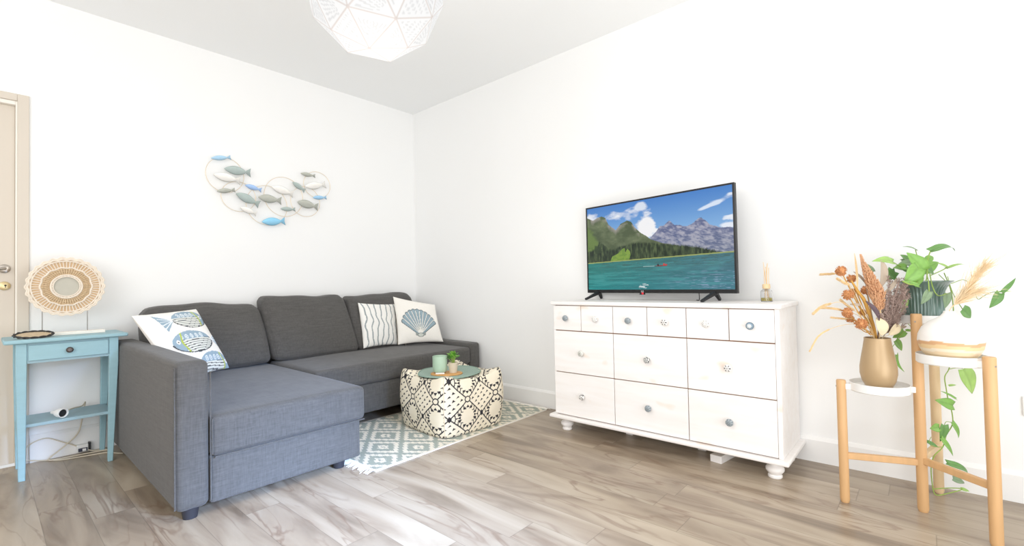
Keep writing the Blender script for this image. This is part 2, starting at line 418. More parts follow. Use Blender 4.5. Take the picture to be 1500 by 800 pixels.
# ================================================================== SOFA
sofa = thing('corner_sofa', (-1.2, -.5, 0), 'charcoal grey linen corner sofa with a chaise and one tall arm', 'sofa')
S = MT['sofa']
def sbox(name, x0, x1, y0, y1, z0, z1, r=.02, b=(0, 0, 0), **k):
    return softbox(name, ((x0+x1)/2, (y0+y1)/2, (z0+z1)/2), (abs(x1-x0)/2, abs(y1-y0)/2, abs(z1-z0)/2), r, b, S, sofa, **k)
a_ = sbox('arm', -2.327, -2.207, -1.50, -.05, .042, .652, .026, (.004, .003, .003), n=22)
a2 = sbox('arm', -.150, -.040, -.93, -.05, .085, .452, .022, (.003, .003, .003), n=14); a2['label'] = 'low arm against the wall'
sbox('base', -2.205, -1.505, -1.497, -.25, .042, .238, .012, (0, .004, 0), n=14)
sbox('base', -1.50, -.152, -.915, -.30, .085, .284, .012, (0, .004, 0), n=14)
boxo('under_shade', -1.50, -.16, -.80, -.25, .055, .10, MT['undershade'], sofa)  # black box standing in for the dark shade under the seat base
sbox('chaise_cushion', -2.203, -1.478, -1.508, -.22, .236, .412, .026, (.002, .004, .020), n=26)
sbox('seat_cushion', -1.476, -.153, -.938, -.22, .286, .424, .026, (.002, .004, .014), n=26)
sbox('back_frame', -2.21, -.16, -.16, -.045, .09, .60, .03, (0, 0, 0), n=10)
def back_cushion(x0, x1, top, lean=.13, droopr=0, seed=0):
    cx = (x0+x1)/2; hw = (x1-x0)/2; hh = (top-.425)/2
    def fn(q, P):
        q = q.copy(); r = np.random.default_rng(seed)
        # leaning, slack upper corners, slumped top edge
        q[:, 1] += (q[:, 2])*.34
        q[:, 0] -= np.sign(P[:, 0])*.012*np.clip(P[:, 2], 0, 1)**2
        q[:, 2] += .008*np.sin(q[:, 0]*9+seed*2)*np.clip(P[:, 2], 0, 1)+.004*np.sin(q[:, 0]*23+seed)
        q[:, 2] -= .010*np.abs(P[:, 0])**6*np.clip(P[:, 2], 0, 1)
        q[:, 0] += droopr*P[:, 2]
        q[:, 1] += .006*np.sin(q[:, 0]*14+q[:, 2]*11+seed)
        return q
    o = softbox('back_cushion', (cx, -.215, .425+hh), (hw, .082, hh), .045, (.008, .035, .006), S, sofa, n=26, fn=fn)
    return o
back_cushion(-2.20, -1.515, .845, seed=1, droopr=-.012)
back_cushion(-1.502, -.850, .882, seed=2, droopr=-.022)
back_cushion(-.842, -.190, .874, seed=3, droopr=-.012)
# piping / seams
pp = MB()
pp.tube([(-2.330, -1.495, .06), (-2.330, -1.495, .63)], .003, 6).tube([(-2.204, -1.500, .06), (-2.204, -1.500, .60)], .003, 6)
pp.build('piping', S, sofa)
pc = MB().tube([(-2.199, -1.506, .25), (-2.199, -1.506, .40)], .003, 6).tube([(-2.19, -1.512, .239), (-1.49, -1.512, .239)], .003, 6)
pc.build('piping', S, sofa)
for x, y in ((-2.268, -1.455), (-1.60, -1.44), (-2.268, -.15), (-.30, -.15)):
    MB().lathe([(.0001, 0), (.026, 0), (.033, .045), (.0001, .045)], (x, y, .0), 24).build('leg', MT['foot'], sofa, smooth=True)
MB().lathe([(.0001, 0), (.026, 0), (.033, .088), (.0001, .088)], (-.25, -.86, .0), 24).build('leg', MT['foot'], sofa, smooth=True)

# ================================================================== CUSHIONS (thrown)
def pillow(name, BL, BR, TR_, TL, canvas, label, cat, T=.055, back=(236, 230, 222), group=None, pinch=.05, sag=.0, corner=.0, bg_mat='attrcloth'):
    """two printed faces stitched round the edge; corners given in the room"""
    root = thing(name, tuple((np.array(BL)+np.array(BR))/2), label, cat, group)
    BL, BR, TR_, TL = [np.array(p, float) for p in (BL, BR, TR_, TL)]
    nrm = np.cross(BR-BL, TL-BL); nrm /= np.linalg.norm(nrm)
    n = 130; u = np.linspace(0, 1, n); U, V = np.meshgrid(u, u)
    u2, v2 = 2*U-1, 2*V-1
    # edges bow inwards, corners stay out
    Ub = .5+.5*u2*(1-pinch*(1-v2**2)); Vb = .5+.5*v2*(1-pinch*(1-u2**2))
    P = (1-Vb)[..., None]*((1-Ub)[..., None]*BL+Ub[..., None]*BR)+Vb[..., None]*((1-Ub)[..., None]*TL+Ub[..., None]*TR_)
    th = T*((1-u2**2)*(1-v2**2))**.42
    wr = .0035*(noise2(U*5, V*5, seed=len(label))-.5)*2
    for sg, nm in ((1, 'front_cover'), (-1, 'back_cover')):
        Q = P+nrm*((th+wr*(th > .01))*sg)[..., None]
        c = canvas.sample(U, V) if sg > 0 else np.broadcast_to(lin(back), U.shape+(3,))
        if sg < 0: Q = Q[::5, ::5] if False else Q
        gridmesh(Q, np.array(c), nm, MT[bg_mat], root, flip=(sg < 0))
    return root
# fish cushion
CW = lin((243, 240, 234)); GB = lin((150, 172, 188)); GB2 = lin((196, 212, 220)); DK = lin((70, 74, 78)); LIME = lin((182, 196, 84))
cv = Canvas(260, 260, CW)
def print_fish(cx, cy, L_, hgt, face):
    s = face
    q = np.hypot((cv.X-cx)/(L_*.5), (cv.Y-cy)/(hgt*.5))
    body = q < 1
    cv.put(body, GB2); cv.put(body & (cv.Y > cy+hgt*.02), GB)
    low = body & (cv.Y < cy+hgt*.10)
    cv.put(low, lin((226, 228, 222)))
    st = low & (((cv.Y-cy)*1.0+.010*np.sin(cv.X*9)) % .034 < .010); cv.put(st, DK)
    for k in range(5):
        x = cx-L_*.26*s+k*L_*.13*s
        cv.ell(x, cy+hgt*.24, .024, .030, lin((232, 238, 240)), ring=.20)
        cv.ell(x, cy+hgt*.24, .010, .012, lin((232, 238, 240)))
    head = body & ((cv.X-cx)*s > L_*.27); cv.put(head, GB)
    cv.put(body & (abs((cv.X-cx)*s-L_*.26-.02*np.cos((cv.Y-cy)*20)) < .013), LIME)
    cv.ell(cx+L_*.37*s, cy+hgt*.06, .028, .030, lin((245, 245, 242))); cv.ell(cx+L_*.37*s, cy+hgt*.06, .011, .012, DK)
    cv.put((abs(q-1) < .035) & (cv.Y < cy), DK)
    tx = cx-L_*.48*s
    tail = [(tx, cy), (tx-.23*s, cy+.14), (tx-.19*s, cy-.17)]
    cv.poly(tail, GB)
    for k in range(5):
        yy = cy-.12+k*.060; cv.line([(tx-.01*s, cy), (tx-.20*s, yy)], .006, lin((230, 236, 240)))
print_fish(.68, .80, .60, .31, 1)
print_fish(.49, .43, .70, .34, -1)
print_fish(.72, .07, .62, .34, 1)
pillow('throw_pillow', (-2.150, -.80, .462), (-1.850, -.60, .468), (-1.972, -.41, .828), (-2.305, -.535, .812), cv,
       'white cushion printed with blue and grey patterned fish, propped beside the tall sofa arm', 'cushion', T=.06)
# wavy-striped cushion
cv = Canvas(240, 240, lin((242, 240, 235)))
for k in range(7):
    x0 = .08+k*.143
    y = np.linspace(0, 1, 40); xs = x0+.022*np.sin(y*11+k*1.1)+.012*np.sin(y*23+k)
    cv.line(list(zip(xs, y)), .015, lin((150, 158, 160)))
cv.put((cv.X > .965), lin((214, 190, 150)))
pillow('throw_pillow', (-.822, -.40, .450), (-.480, -.38, .442), (-.43, -.27, .785), (-.803, -.29, .812), cv,
       'white cushion with wavy grey vertical lines leaning on the sofa back', 'cushion', T=.05)
# shell cushion
cv = Canvas(260, 260, lin((242, 238, 230)))
SH = lin((146, 166, 176)); SD = lin((84, 96, 98)); SW = lin((236, 234, 226))
hx, hy = .50, .16
ribs = []
NR = 11
for k in range(NR):
    a = math.radians(142-k*(104/(NR-1))); Rr = .62*(1-.10*((k-(NR-1)/2)/((NR-1)/2))**2)
    ribs.append((hx+Rr*.92*math.cos(a), hy+Rr*math.sin(a)))
outline = [(hx-.05, hy)]
for k in range(NR):
    a = math.radians(142-k*(104/(NR-1))); Rr = .62*(1-.12*((k-(NR-1)/2)/((NR-1)/2))**2)
    for j in (-.45, -.2, 0, .2, .45):
        aa = a-math.radians(12*j); rr = Rr*(1-.22*abs(j)**2)
        outline.append((hx+rr*.92*math.cos(aa), hy+rr*math.sin(aa)))
outline.append((hx+.05, hy))
cv.poly(outline, SH); cv.line(outline+[outline[0]], .007, SD)
for k in range(NR-1):
    a = math.radians(142-(k+.5)*(104/(NR-1))); Rr = .57
    e_ = (hx+Rr*.92*math.cos(a), hy+Rr*math.sin(a)); cv.line([(hx, hy), e_], .0085, SW); cv.line([(hx+.012, hy), (e_[0]+.010, e_[1])], .0028, SD)
cv.ell(hx, hy-.01, .075, .048, SD); cv.ell(hx, hy-.01, .062, .037, lin((204, 208, 200))); cv.poly([(hx-.12, hy+.03), (hx-.06, hy+.045), (hx-.07, hy-.03), (hx-.11, hy-.02)], lin((150, 156, 152))); cv.poly([(hx+.12, hy+.03), (hx+.06, hy+.045), (hx+.07, hy-.03), (hx+.11, hy-.02)], lin((150, 156, 152)))
sp = pillow('throw_pillow', (-.530, -.45, .450), (-.172, -.61, .448), (-.178, -.51, .770), (-.484, -.32, .852), cv,
       'cream cushion with a blue grey scallop shell, beside the striped cushion', 'cushion', T=.055)
# zip tag on the shell cushion
MB().box(-.462, -.456, -.46, -.455, .425, .452).build('zip_pull', MT['steel'], sp)

# ================================================================== SIDE TABLE
B = MT['blue']
st = thing('side_table', (-2.53, -.2, 0), 'small pale blue wooden side table with one drawer and a low shelf', 'side table')
tp = MB().box(-2.775, -2.292, -.375, -.035, .692, .712); tp.build('table_top', B, st, bevel=.006)
for sx, sy in ((0, 0), (1, 0), (0, 1), (1, 1)):
    x0, x1 = ((-2.732, -2.692) if sx == 0 else (-2.372, -2.332)); y0, y1 = ((-.352, -.312) if sy == 0 else (-.09, -.05))
    mb = MB(); tx = .009 if sx == 0 else .011
    top = [(x0, y0, .692), (x1, y0, .692), (x1, y1, .692), (x0, y1, .692)]
    mid = [(x0, y0, .55), (x1, y0, .55), (x1, y1, .55), (x0, y1, .55)]
    bx0, bx1 = (x0, x1-.017) if sx == 0 else (x0-.020+.008, x1-.017-.008+.012)
    if sx == 0: bx0, bx1 = x0+.010, x1-.004
    else: bx0, bx1 = x0-.006, x1-.024
    by0, by1 = y0+.004, y1-.010
    bot = [(bx0, by0, 0), (bx1, by0, 0), (bx1, by1, 0), (bx0, by1, 0)]
    vs = bot+mid+top; fs = [(3, 2, 1, 0), (8, 9, 10, 11)]
    for l in (0, 4): fs += [(l+i, l+(i+1) % 4, l+4+(i+1) % 4, l+4+i) for i in range(4)]
    mb.add(vs, fs).build('leg', B, st, bevel=.003)
ap = MB().box(-2.694, -2.370, -.346, -.334, .588, .692).box(-2.70, -2.362, -.085, -.073, .588, .692).box(-2.724, -2.712, -.32, -.08, .588, .692).box(-2.350, -2.338, -.32, -.08, .588, .692)
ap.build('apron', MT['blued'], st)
dw = MB().box(-2.687, -2.376, -.356, -.340, .602, .680).build('drawer', B, st, bevel=.002)
MB().lathe([(.0001, 0), (.006, 0), (.006, .008), (.014, .012), (.015, .018), (.009, .024), (.0001, .025)], (-2.535, -.356, .643), 20, RX).build('knob', MT['knobdark'], dw, smooth=True)
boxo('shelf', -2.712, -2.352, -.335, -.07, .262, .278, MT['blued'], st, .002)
# woven sun ornament
od = thing('woven_disc_ornament', (-2.53, -.2, .712), 'round whitewashed wicker disc on wire legs with a white plinth, on the blue side table', 'ornament')
cx, cy, cz = -2.532, -.20, .980; R0 = .158
def disc_pt(r, a, dy=0): return (cx+r*math.cos(a), cy+dy, cz+r*math.sin(a))
sc = MB(); nn = 240
pts = [disc_pt(R0*(1+.022*math.cos(a*26)), a) for a in np.linspace(0, 2*pi, nn+1)]; sc.tube(pts, .0045, 6, False)
pts = [disc_pt(R0*.95+.002*math.cos(a*26), a) for a in np.linspace(0, 2*pi, nn+1)]; sc.tube(pts, .005, 6, False)
pts = [disc_pt(R0*.89, a) for a in np.linspace(0, 2*pi, 121)]; sc.tube(pts, .004, 6, False)
pts = [disc_pt(R0*.66*(1+.02*math.cos(a*14)), a) for a in np.linspace(0, 2*pi, nn+1)]; sc.tube(pts, .0045, 6, False)
pts = [disc_pt(R0*.40, a, -.004) for a in np.linspace(0, 2*pi, 121)]; sc.tube(pts, .005, 6, False)
pts = [disc_pt(R0*.345, a, -.006) for a in np.linspace(0, 2*pi, 121)]; sc.tube(pts, .0035, 6, False)
for k in range(60):
    a = 2*pi*k/60; sc.tube([disc_pt(R0*.66, a), disc_pt(R0*.91, a)], .0024, 5)
for k in range(26):
    a = 2*pi*k/26; sc.tube([disc_pt(R0*.345, a, -.006), disc_pt(R0*.41, a, -.004)], .0028, 5)
sc.build('rim_weave', MT['wicker'], od, smooth=True)
tn = MB()
for k in range(110):
    a = 2*pi*k/110; d = .10*(1 if k % 2 else -1); tn.tube([disc_pt(R0*.41, a, .002), disc_pt(R0*.53, a+d*.5, -.003), disc_pt(R0*.65, a, .002)], .0026, 5)
for rr in (.46, .53, .60): tn.tube([disc_pt(R0*rr, a, .003*math.sin(a*31)) for a in np.linspace(0, 2*pi, 160)], .002, 5, False)
tn.build('inner_weave', MT['wickertan'], od, smooth=True)
bkm = MB().lathe([(R0*.42, 0), (R0*.97, 0), (R0*.97, .003), (R0*.42, .003)], (cx, cy+.006, cz), 60, RX); bkm.build('backing', mat('pale_backing', (206, 176, 140), .9), od)
MB().lathe([(.0001, 0), (R0*.34, 0), (R0*.34, .004), (.0001, .004)], (cx, cy+.004, cz), 48, RX).build('mirror', MT['mirror'], od)
for x in (-2.628, -2.446): MB().tube([(x, cy, .727), (x, cy, .86)], .0022, 6).build('leg', MT['wire'], od)
boxo('plinth', -2.605+.0, -2.372, cy-.028, cy+.028, .7125, .730, MT['whitebase'], od, .002)
MB().box(-2.66, -2.605, cy-.028, cy+.028, .7125, .730).build('plinth_end', MT['whitebase'], od)
# small oval dish
ds = thing('woven_dish', (-2.66, -.27, .712), 'small oval tray with a dark woven rim on the corner of the blue side table', 'dish')
rim = MB()
for k in (0, 1):
    rim.tube([(-2.665+(.072+.004*math.cos(7*a+k*pi))*math.cos(a), -.285+(.036+.004*math.cos(7*a+k*pi))*math.sin(a), .731+.014*math.sin(a)+.003*math.sin(7*a+k*pi)) for a in np.linspace(0, 2*pi, 90)], .0036, 6, False)
rim.build('rim', MT['darkrim'], ds, smooth=True)
MB().lathe([(.0001, 0), (1, 0), (1, .06), (.0001, .06)], (0, 0, 0), 40, Matrix.Translation((-2.665, -.285, .7265)) @ Matrix.Rotation(math.radians(21), 4, 'X') @ Matrix.Diagonal((.066, .034, .06, 1))).build('tray_bottom', MT['tan'], ds)
# extension socket on the shelf + its cable
es = thing('extension_socket', (-2.545, -.29, .278), 'white round extension socket lying on the low shelf of the blue table', 'socket')
Mx = Matrix.Translation((-2.56, -.30, .303)) @ Matrix.Rotation(math.radians(28), 4, 'Z') @ Matrix.Rotation(pi/2, 4, 'X')
MB().lathe([(.0001, -.07), (.008, -.07), (.010, -.045), (.019, -.030), (.0245, -.012), (.0245, .012), (.0205, .012), (.0195, -.004), (.0001, -.004)], (0, 0, 0), 28, Mx).build('socket_body', MT['white'], es, smooth=True)
MB().lathe([(.0001, -.003), (.0193, -.003), (.0193, .004), (.0001, .004)], (0, 0, 0), 24, Mx).build('socket_face', MT['blackm'], es)
cb = MB()
pts = [(-2.527, -.235, .303), (-2.50, -.19, .30), (-2.46, -.12, .292), (-2.44, -.055, .30), (-2.44, -.03, .27), (-2.45, -.03, .2), (-2.47, -.035, .12), (-2.53, -.04, .06), (-2.59, -.05, .012), (-2.57, -.075, .006), (-2.46, -.085, .006), (-2.36, -.10, .006), (-2.338, -.14, .006)]
def smooth_path(p, n=6):
    p = [np.array(q, float) for q in p]; out = []
    P = [p[0]]+p+[p[-1]]
    for i in range(1, len(P)-2):
        for k in range(n):
            t = k/n; a, b, c, d = P[i-1], P[i], P[i+1], P[i+2]
            out.append(.5*((2*b)+(-a+c)*t+(2*a-5*b+4*c-d)*t*t+(-a+3*b-3*c+d)*t**3))
    out.append(p[-1]); return out
cb.tube(smooth_path(pts), .0035, 8).build('cable', MT['cable'], es, smooth=True)
cc = tag(MB().tube(smooth_path([(-2.70, -.03, .06), (-2.66, -.03, .11), (-2.60, -.03, .125), (-2.54, -.03, .09), (-2.48, -.03, .05), (-2.44, -.04, .022), (-2.40, -.06, .0065), (-2.36, -.07, .0065), (-2.345, -.12, .0065), (-2.335, -.2, .0065), (-2.30, -.26, .0065)]), .003, 8).build('power_cable', MT['cable'], smooth=True), 'loose ivory cable looping along the skirting behind the blue table', 'cable')
c3 = tag(MB().tube(smooth_path([(-2.70, -.02, .05), (-2.69, -.03, .03), (-2.64, -.035, .012), (-2.60, -.04, .004), (-2.55, -.10, .004), (-2.45, -.13, .004), (-2.37, -.15, .004), (-2.33, -.17, .004)]), .003, 8).build('power_cable', MT['cable'], smooth=True), 'ivory cable lying flat on the floor between the blue table and the sofa', 'cable')
ch = thing('phone_charger', (-2.44, -.05, 0), 'small white and black plug block on the floor below the blue table', 'charger')
boxo('block', -2.475, -2.425, -.050, -.018, .012, .052, MT['white'], ch, .003)
boxo('plug_face', -2.470, -2.430, -.056, -.050, .014, .034, mat('navy_plastic', (52, 54, 70), .4), ch, .002)
boxo('side_plug', -2.424, -2.414, -.05, -.02, .006, .058, MT['blackm'], ch, .002)
boxo('label_face', -2.452, -2.436, -.0575, -.0562, .016, .030, MT['white'], ch)

# ================================================================== DRESSER
P_ = MT['pine']
dz = thing('dresser', (-.21, -2.62, 0), 'wide whitewashed pine dresser with twelve drawers, mismatched knobs and bun feet', 'dresser')
FX = -.405; Y0, Y1 = -3.272, -1.978
MB().box(-.392, -.018, Y0, Y1, .108, .803).box(FX+.004, -.392, Y0, Y0+.020, .108, .803).box(FX+.004, -.392, Y1-.012, Y1, .108, .803).build('body', P_, dz, bevel=.002)
MB().box(-.418, -.016, Y0-.012, Y1+.012, .803, .826).build('top_board', P_, dz, bevel=.006, seg=3)
MB().box(-.432, -.016, Y0-.026, Y1+.030, .086, .1075).build('plinth', P_, dz, bevel=.007, seg=3)
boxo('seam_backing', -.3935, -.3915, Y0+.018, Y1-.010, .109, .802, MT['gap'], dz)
# drawers
ys = [-1.980, -2.4075, -2.8385, -3.253]
zs = [(.378, .111), (.641, .379), (.801, .643)]
knobs = {}
def knob_mesh(style):
    """ceramic knob facing -x"""
    n, m = 40, 24; prof = []
    for i in range(m+1):
        t = i/m
        if t < .3: prof.append((.008+.002*t, t/.3*.010))
        else:
            a = (t-.3)/.7*pi*.98+.02*pi; prof.append((.0185*math.sin(a)**.75 if math.sin(a) > 0 else 0, .021-.0125*math.cos(a)))
    vs = []; cs = []
    base = {'grey': (158, 166, 170), 'white': (236, 234, 230), 'blue': (128, 150, 166), 'crackle': (236, 234, 230), 'check': (170, 174, 176), 'petal': (240, 238, 234), 'silver': (214, 214, 208)}[style]
    for r, z in prof:
        for k in range(n):
            a = 2*pi*k/n; vs.append((-z, r*math.cos(a), r*math.sin(a))); c = base; front = z > .020
            rr = r/.0185
            if style == 'grey': c = (120, 130, 136) if (abs(math.sin(a*4)) > .8 and front and rr > .35) or (rr < .28 and rr > .15) else base
            if style == 'white': c = (150, 150, 146) if (math.sin(a*7)*math.sin(rr*9) > .45) else base
            if style == 'blue': c = (244, 244, 240) if front and (rr < .26 or (rr < .48 and math.cos(a*8) > .3)) else ((96, 116, 130) if rr > .85 else base)
            if style == 'crackle': c = (60, 56, 58) if math.sin(a*5+rr*6)*math.sin(rr*13+a*2) > .22 else base
            if style == 'check': c = (86, 88, 92) if (math.sin(a*4)*math.sin(rr*10) > 0) else (226, 226, 222)
            if style == 'petal': c = (52, 48, 52) if (math.cos(a*6) > .45 and .38 < rr < .85) or rr < .14 else base
            if style == 'silver': c = (176, 176, 168) if (rr < .3 or .6 < rr < .7) else base
            cs.append(lin(c))
    fs = [(i*n+k, (i+1)*n+k, (i+1)*n+(k+1) % n, i*n+(k+1) % n) for i in range(m) for k in range(n)]
    return vs, fs, np.array(cs)
def drawer(y0, y1, z0, z1, style, lab):
    d = MB().box(FX, -.3935, y1+.0022, y0-.0022, z1+.0022, z0-.0022).build('drawer', P_, dz, bevel=.0016)
    vs, fs, cs = knob_mesh(style); cy_, cz_ = (y0+y1)/2, (z0+z1)/2
    o = MB().add([(x+FX, y+cy_, z+cz_) for x, y, z in vs], fs).build('knob', MT['attrglaze'], d, smooth=True, col=cs, angle=180)
    o['label'] = lab
st_big = {0: ['crackle', 'grey', 'grey'], 1: ['silver', 'check', 'petal']}
for r_ in (0, 1):
    for c_ in range(3):
        s_ = st_big[r_][c_]
        drawer(ys[c_], ys[c_+1], zs[r_][0], zs[r_][1], s_, {'crackle': 'white knob with black marks', 'grey': 'grey glazed knob', 'silver': 'pale silver white knob', 'check': 'grey and white checked knob', 'petal': 'white knob with black petals'}[s_])
small = ['grey', 'white', 'grey', 'petal', 'white', 'blue']
ysm = [-1.980, -2.188, -2.4075, -2.620, -2.8385, -3.050, -3.253]
for k in range(6):
    drawer(ysm[k], ysm[k+1], zs[2][0], zs[2][1], small[k], {'grey': 'grey glazed knob', 'white': 'white knob with grey dots', 'petal': 'white knob with black petals', 'blue': 'blue knob with a white star'}[small[k]])
def bun(x, y):
    return [( .0001, 0), (.027, 0), (.031, .005), (.031, .012), (.026, .017), (.033, .026), (.040, .036), (.040, .046), (.034, .055), (.024, .061), (.023, .065), (.033, .070), (.034, .0865), (.0001, .0865)]
for x, y in ((-.345, -3.222), (-.345, -2.028), (-.07, -3.222), (-.07, -2.028)):
    MB().lathe(bun(0, 0), (x, y, 0), 28).build('foot', P_, dz, smooth=True)
for y in (-2.39, -2.83):
    boxo('centre_block', -.205, -.165, y-.022, y+.022, 0, .087, P_, dz, .002)
wb = tag(MB().box(-.15, .15, -.030, .030, 0, .038, Matrix.Translation((-.19, -2.97, 0)) @ Matrix.Rotation(math.radians(-9), 4, 'Z')).build('wooden_batten', P_, bevel=.003), 'white wooden batten lying on the floor under the dresser', 'batten')

# ================================================================== TELEVISION
tvn = math.radians(9)
tv = thing('television', (-.16, -2.53, .826), 'flat screen television showing a mountain lake, standing on the white dresser', 'television')
EL = np.array([-.056, -2.024, 0.]); ER = np.array([-.2145, -3.042, 0.]); ax_ = (ER-EL); TW = np.linalg.norm(ax_); ax_ /= TW
nr = np.array([-ax_[1]*-1, 0, 0]); nr = np.array([ax_[1], -ax_[0], 0]); nr = nr if nr[0] < 0 else -nr
Z0, Z1 = .8705, 1.460
def tvp(u, z, d): p = EL+ax_*u*TW+nr*d; return (p[0], p[1], z)
def tvbox(u0, u1, z0, z1, d0, d1):
    vs = [tvp(u, z, d) for u in (u0, u1) for d in (d0, d1) for z in (z0, z1)]
    return vs, [(0, 1, 3, 2), (4, 6, 7, 5), (0, 4, 5, 1), (2, 3, 7, 6), (0, 2, 6, 4), (1, 5, 7, 3)]
vs, fs = tvbox(0, 1, Z0, Z1, -.022, 0); MB().add(vs, fs).build('casing', MT['blackp'], tv, bevel=.002)
bz = MB()
for q in ((0, 1, Z0, Z0+.022), (0, 1, Z1-.010, Z1), (0, .010, Z0+.022, Z1-.010), (.990, 1, Z0+.022, Z1-.010)):
    vs, fs = tvbox(*q, .0002, .003); bz.add(vs, fs)
bz.build('bezel', MT['blackp'], tv)
vs, fs = tvbox(.15, .85, Z0+.04, Z0+.36, -.050, -.022); MB().add(vs, fs).build('back_housing', MT['blackm'], tv, bevel=.008)
# the picture
cw, chh = 720, 400; cv = Canvas(cw, chh, (0, 0, 0)); X, Y = cv.X, cv.Y
sky_t = np.array([66, 120, 190.]); sky_b = np.array([150, 188, 222.])
k = np.clip((1-Y)/.55, 0, 1)[..., None]; cv.a = lin(sky_t*(1-k)+sky_b*k)
n_ = noise2(X*7, Y*9, 3, 6); env = np.exp(-((X-.20)/.20)**2-((Y-.86)/.10)**2)
c_ = np.clip((n_+env*.50-.74)*5, 0, 1); cv.put(c_, lin((218, 222, 230)))
env = np.exp(-((X-.47)/.075)**2-((Y-.69)/.10)**2); cv.put(np.clip((n_+env*.6-.74)*6, 0, 1), lin((232, 232, 234)))
env = np.exp(-((X-.43)/.045)**2-((Y-.93)/.05)**2); cv.put(np.clip((n_+env*.5-.76)*5, 0, .9), lin((214, 220, 230)))
dd = ((Y-.83)-.45*(X-.88)); env = np.exp(-(dd/.024)**2-((X-.87)/.09)**2); cv.put(np.clip((n_+env*.6-.72)*4, 0, .9), lin((212, 222, 236)))
env = np.exp(-((X-.97)/.05)**2-((Y-.62)/.03)**2); cv.put(np.clip((n_+env*.6-.76)*4, 0, .9), lin((224, 228, 236)))
def ridge(pts, amp, seed):
    xs = [p[0] for p in pts]; y_ = [p[1] for p in pts]; base = np.interp(X[0], xs, y_)
    return base+amp*(noise2(X[0][None]*26, X[0][None]*0+seed, seed, 5)[0]-.5)
rm = noise2(X*26+Y*10, Y*22-X*8, 11, 6); rm2 = noise2(X*60, Y*30+X*24, 12, 4)
far = ridge([(.40, .48), (.485, .55), (.53, .62), (.56, .685), (.60, .70), (.625, .735), (.655, .70), (.70, .665), (.74, .66), (.79, .69), (.825, .71), (.87, .655), (.92, .60), (1, .575)], .06, 5)
m_ = Y < far[None]; sh = (noise2(X*34+Y*24, Y*30-X*14, 11, 6)*.75+noise2(X*90+Y*70, Y*70, 12, 4)*.45); cc = np.clip((sh-.42)*3.2, 0, 1)[..., None]
hz_ = np.clip((.62-Y)*3, 0, 1)[..., None]
mc = (np.array([92, 100, 134.])*(1-cc)+np.array([160, 160, 176.])*cc)
cv.a = np.where(m_[..., None], lin(mc*(1-.22*hz_)+np.array([92, 112, 112.])*.22*hz_), cv.a)
lh = ridge([(0, .885), (.05, .85), (.09, .87), (.124, .885), (.155, .86), (.18, .78), (.24, .70), (.28, .765), (.33, .79), (.36, .77), (.39, .70), (.45, .61), (.50, .55), (.58, .50), (.68, .46)], .022, 9)
m_ = (Y < lh[None]) & (X < .68)
gc = np.clip((noise2(X*14, Y*14, 21, 5)-.35)*2.4, 0, 1)[..., None]
col = np.array([74, 86, 62.])*(1-gc)+np.array([112, 122, 92.])*gc
rock = np.clip((Y-(lh[None]-.075))*14, 0, 1)*np.clip((rm-.38)*5, 0, 1); rock = rock*((X > .03) & (X < .42))
col = col*(1-rock[..., None])+np.array([150, 144, 138.])*rock[..., None]
cv.a = np.where(m_[..., None], lin(col), cv.a)
# bright meadow slopes
cv.put(np.clip((.80-X*1.9-Y+.12*(noise2(X*18, Y*18, 71, 4)-.5))*16, 0, 1)*(Y > .33), lin((104, 128, 66)), .75)
cv.put((Y < .52) & (Y > .34) & (X < .17) & (noise2(X*30, Y*9, 4, 3) > .5), lin((72, 100, 52)), .6)
# forest band with saw-tooth spruces
saw = .016*np.abs(((X*118) % 1)-.5)*2+.014*noise2(X*120, X*0, 8, 2)
tl = np.interp(X[0], [0, .08, .10, .16, .20, .24, .30, .36, .45, .55, .65, .75, .85, .945, 1], [.47, .50, .58, .52, .47, .49, .51, .53, .52, .50, .475, .445, .41, .355, .335])
fm = (Y < tl[None]+.02-saw*1.4) & (Y > .335+.03*X-.03) & (X < .945)
fc = np.clip((noise2(X*90, Y*16, 33, 4)-.3)*2, 0, 1)[..., None]
cv.a = np.where(fm[..., None], lin(np.array([34, 46, 36.])*(1-fc)+np.array([84, 98, 66.])*fc), cv.a)
m_ = (Y < .60-X*1.0+.06*(noise2(X*20, X*0+2, 2, 3)-.5)) & (Y > .44) & (X < .30) & (X > .06); cv.put(m_ & (noise2(X*40, Y*18, 41, 3) > .36), lin((48, 62, 44)), .8)
md = cv.inside([(.19, .335), (.205, .39), (.25, .42), (.29, .475), (.315, .485), (.345, .44), (.35, .40), (.34, .345)]) & (Y < .30+.20*noise2(X*60, X*0+1, 61, 3)+.06); cv.put(md, lin((128, 158, 66)), .85); cv.put(md & (noise2(X*40, Y*40, 62, 3) > .55), lin((92, 126, 56)), .6)
# water
sl = .325+.034*X
wm = Y < sl; wv = noise2(X*9, Y*60, 55, 4); wv2 = noise2(X*30, Y*160, 56, 3)
t = np.clip((sl-Y)/.33, 0, 1)[..., None]; xx = X[..., None]
wc = (np.array([44, 116, 108.])*(1-t)+np.array([38, 128, 128.])*t)*(1-xx*.55)+np.array([88, 106, 134.])*xx*.55
wc = wc*(0.84+.32*wv[..., None])
cv.a = np.where(wm[..., None], lin(np.clip(wc, 0, 255)), cv.a)
cv.put(np.clip((wv2-.56)*6, 0, 1)*wm*np.clip((X-.55)*3, 0, 1)*np.clip((.22-Y)*8, 0, 1), lin((150, 168, 200)), .6)
cv.put(np.clip((wv-.52)*5, 0, 1)*wm*(Y < .28), lin((72, 146, 144)), .35)
cv.put(np.clip((wv2-.48)*5, 0, 1)*wm*np.clip((Y-.18)*8, 0, 1)*(X > .1), lin((58, 84, 78)), .6)
cv.put((abs(Y-sl) < .006), lin((150, 160, 92)), .9)
cv.poly([(.52, .262), (.535, .252), (.60, .252), (.615, .268), (.60, .262), (.53, .260)], lin((130, 48, 50)))
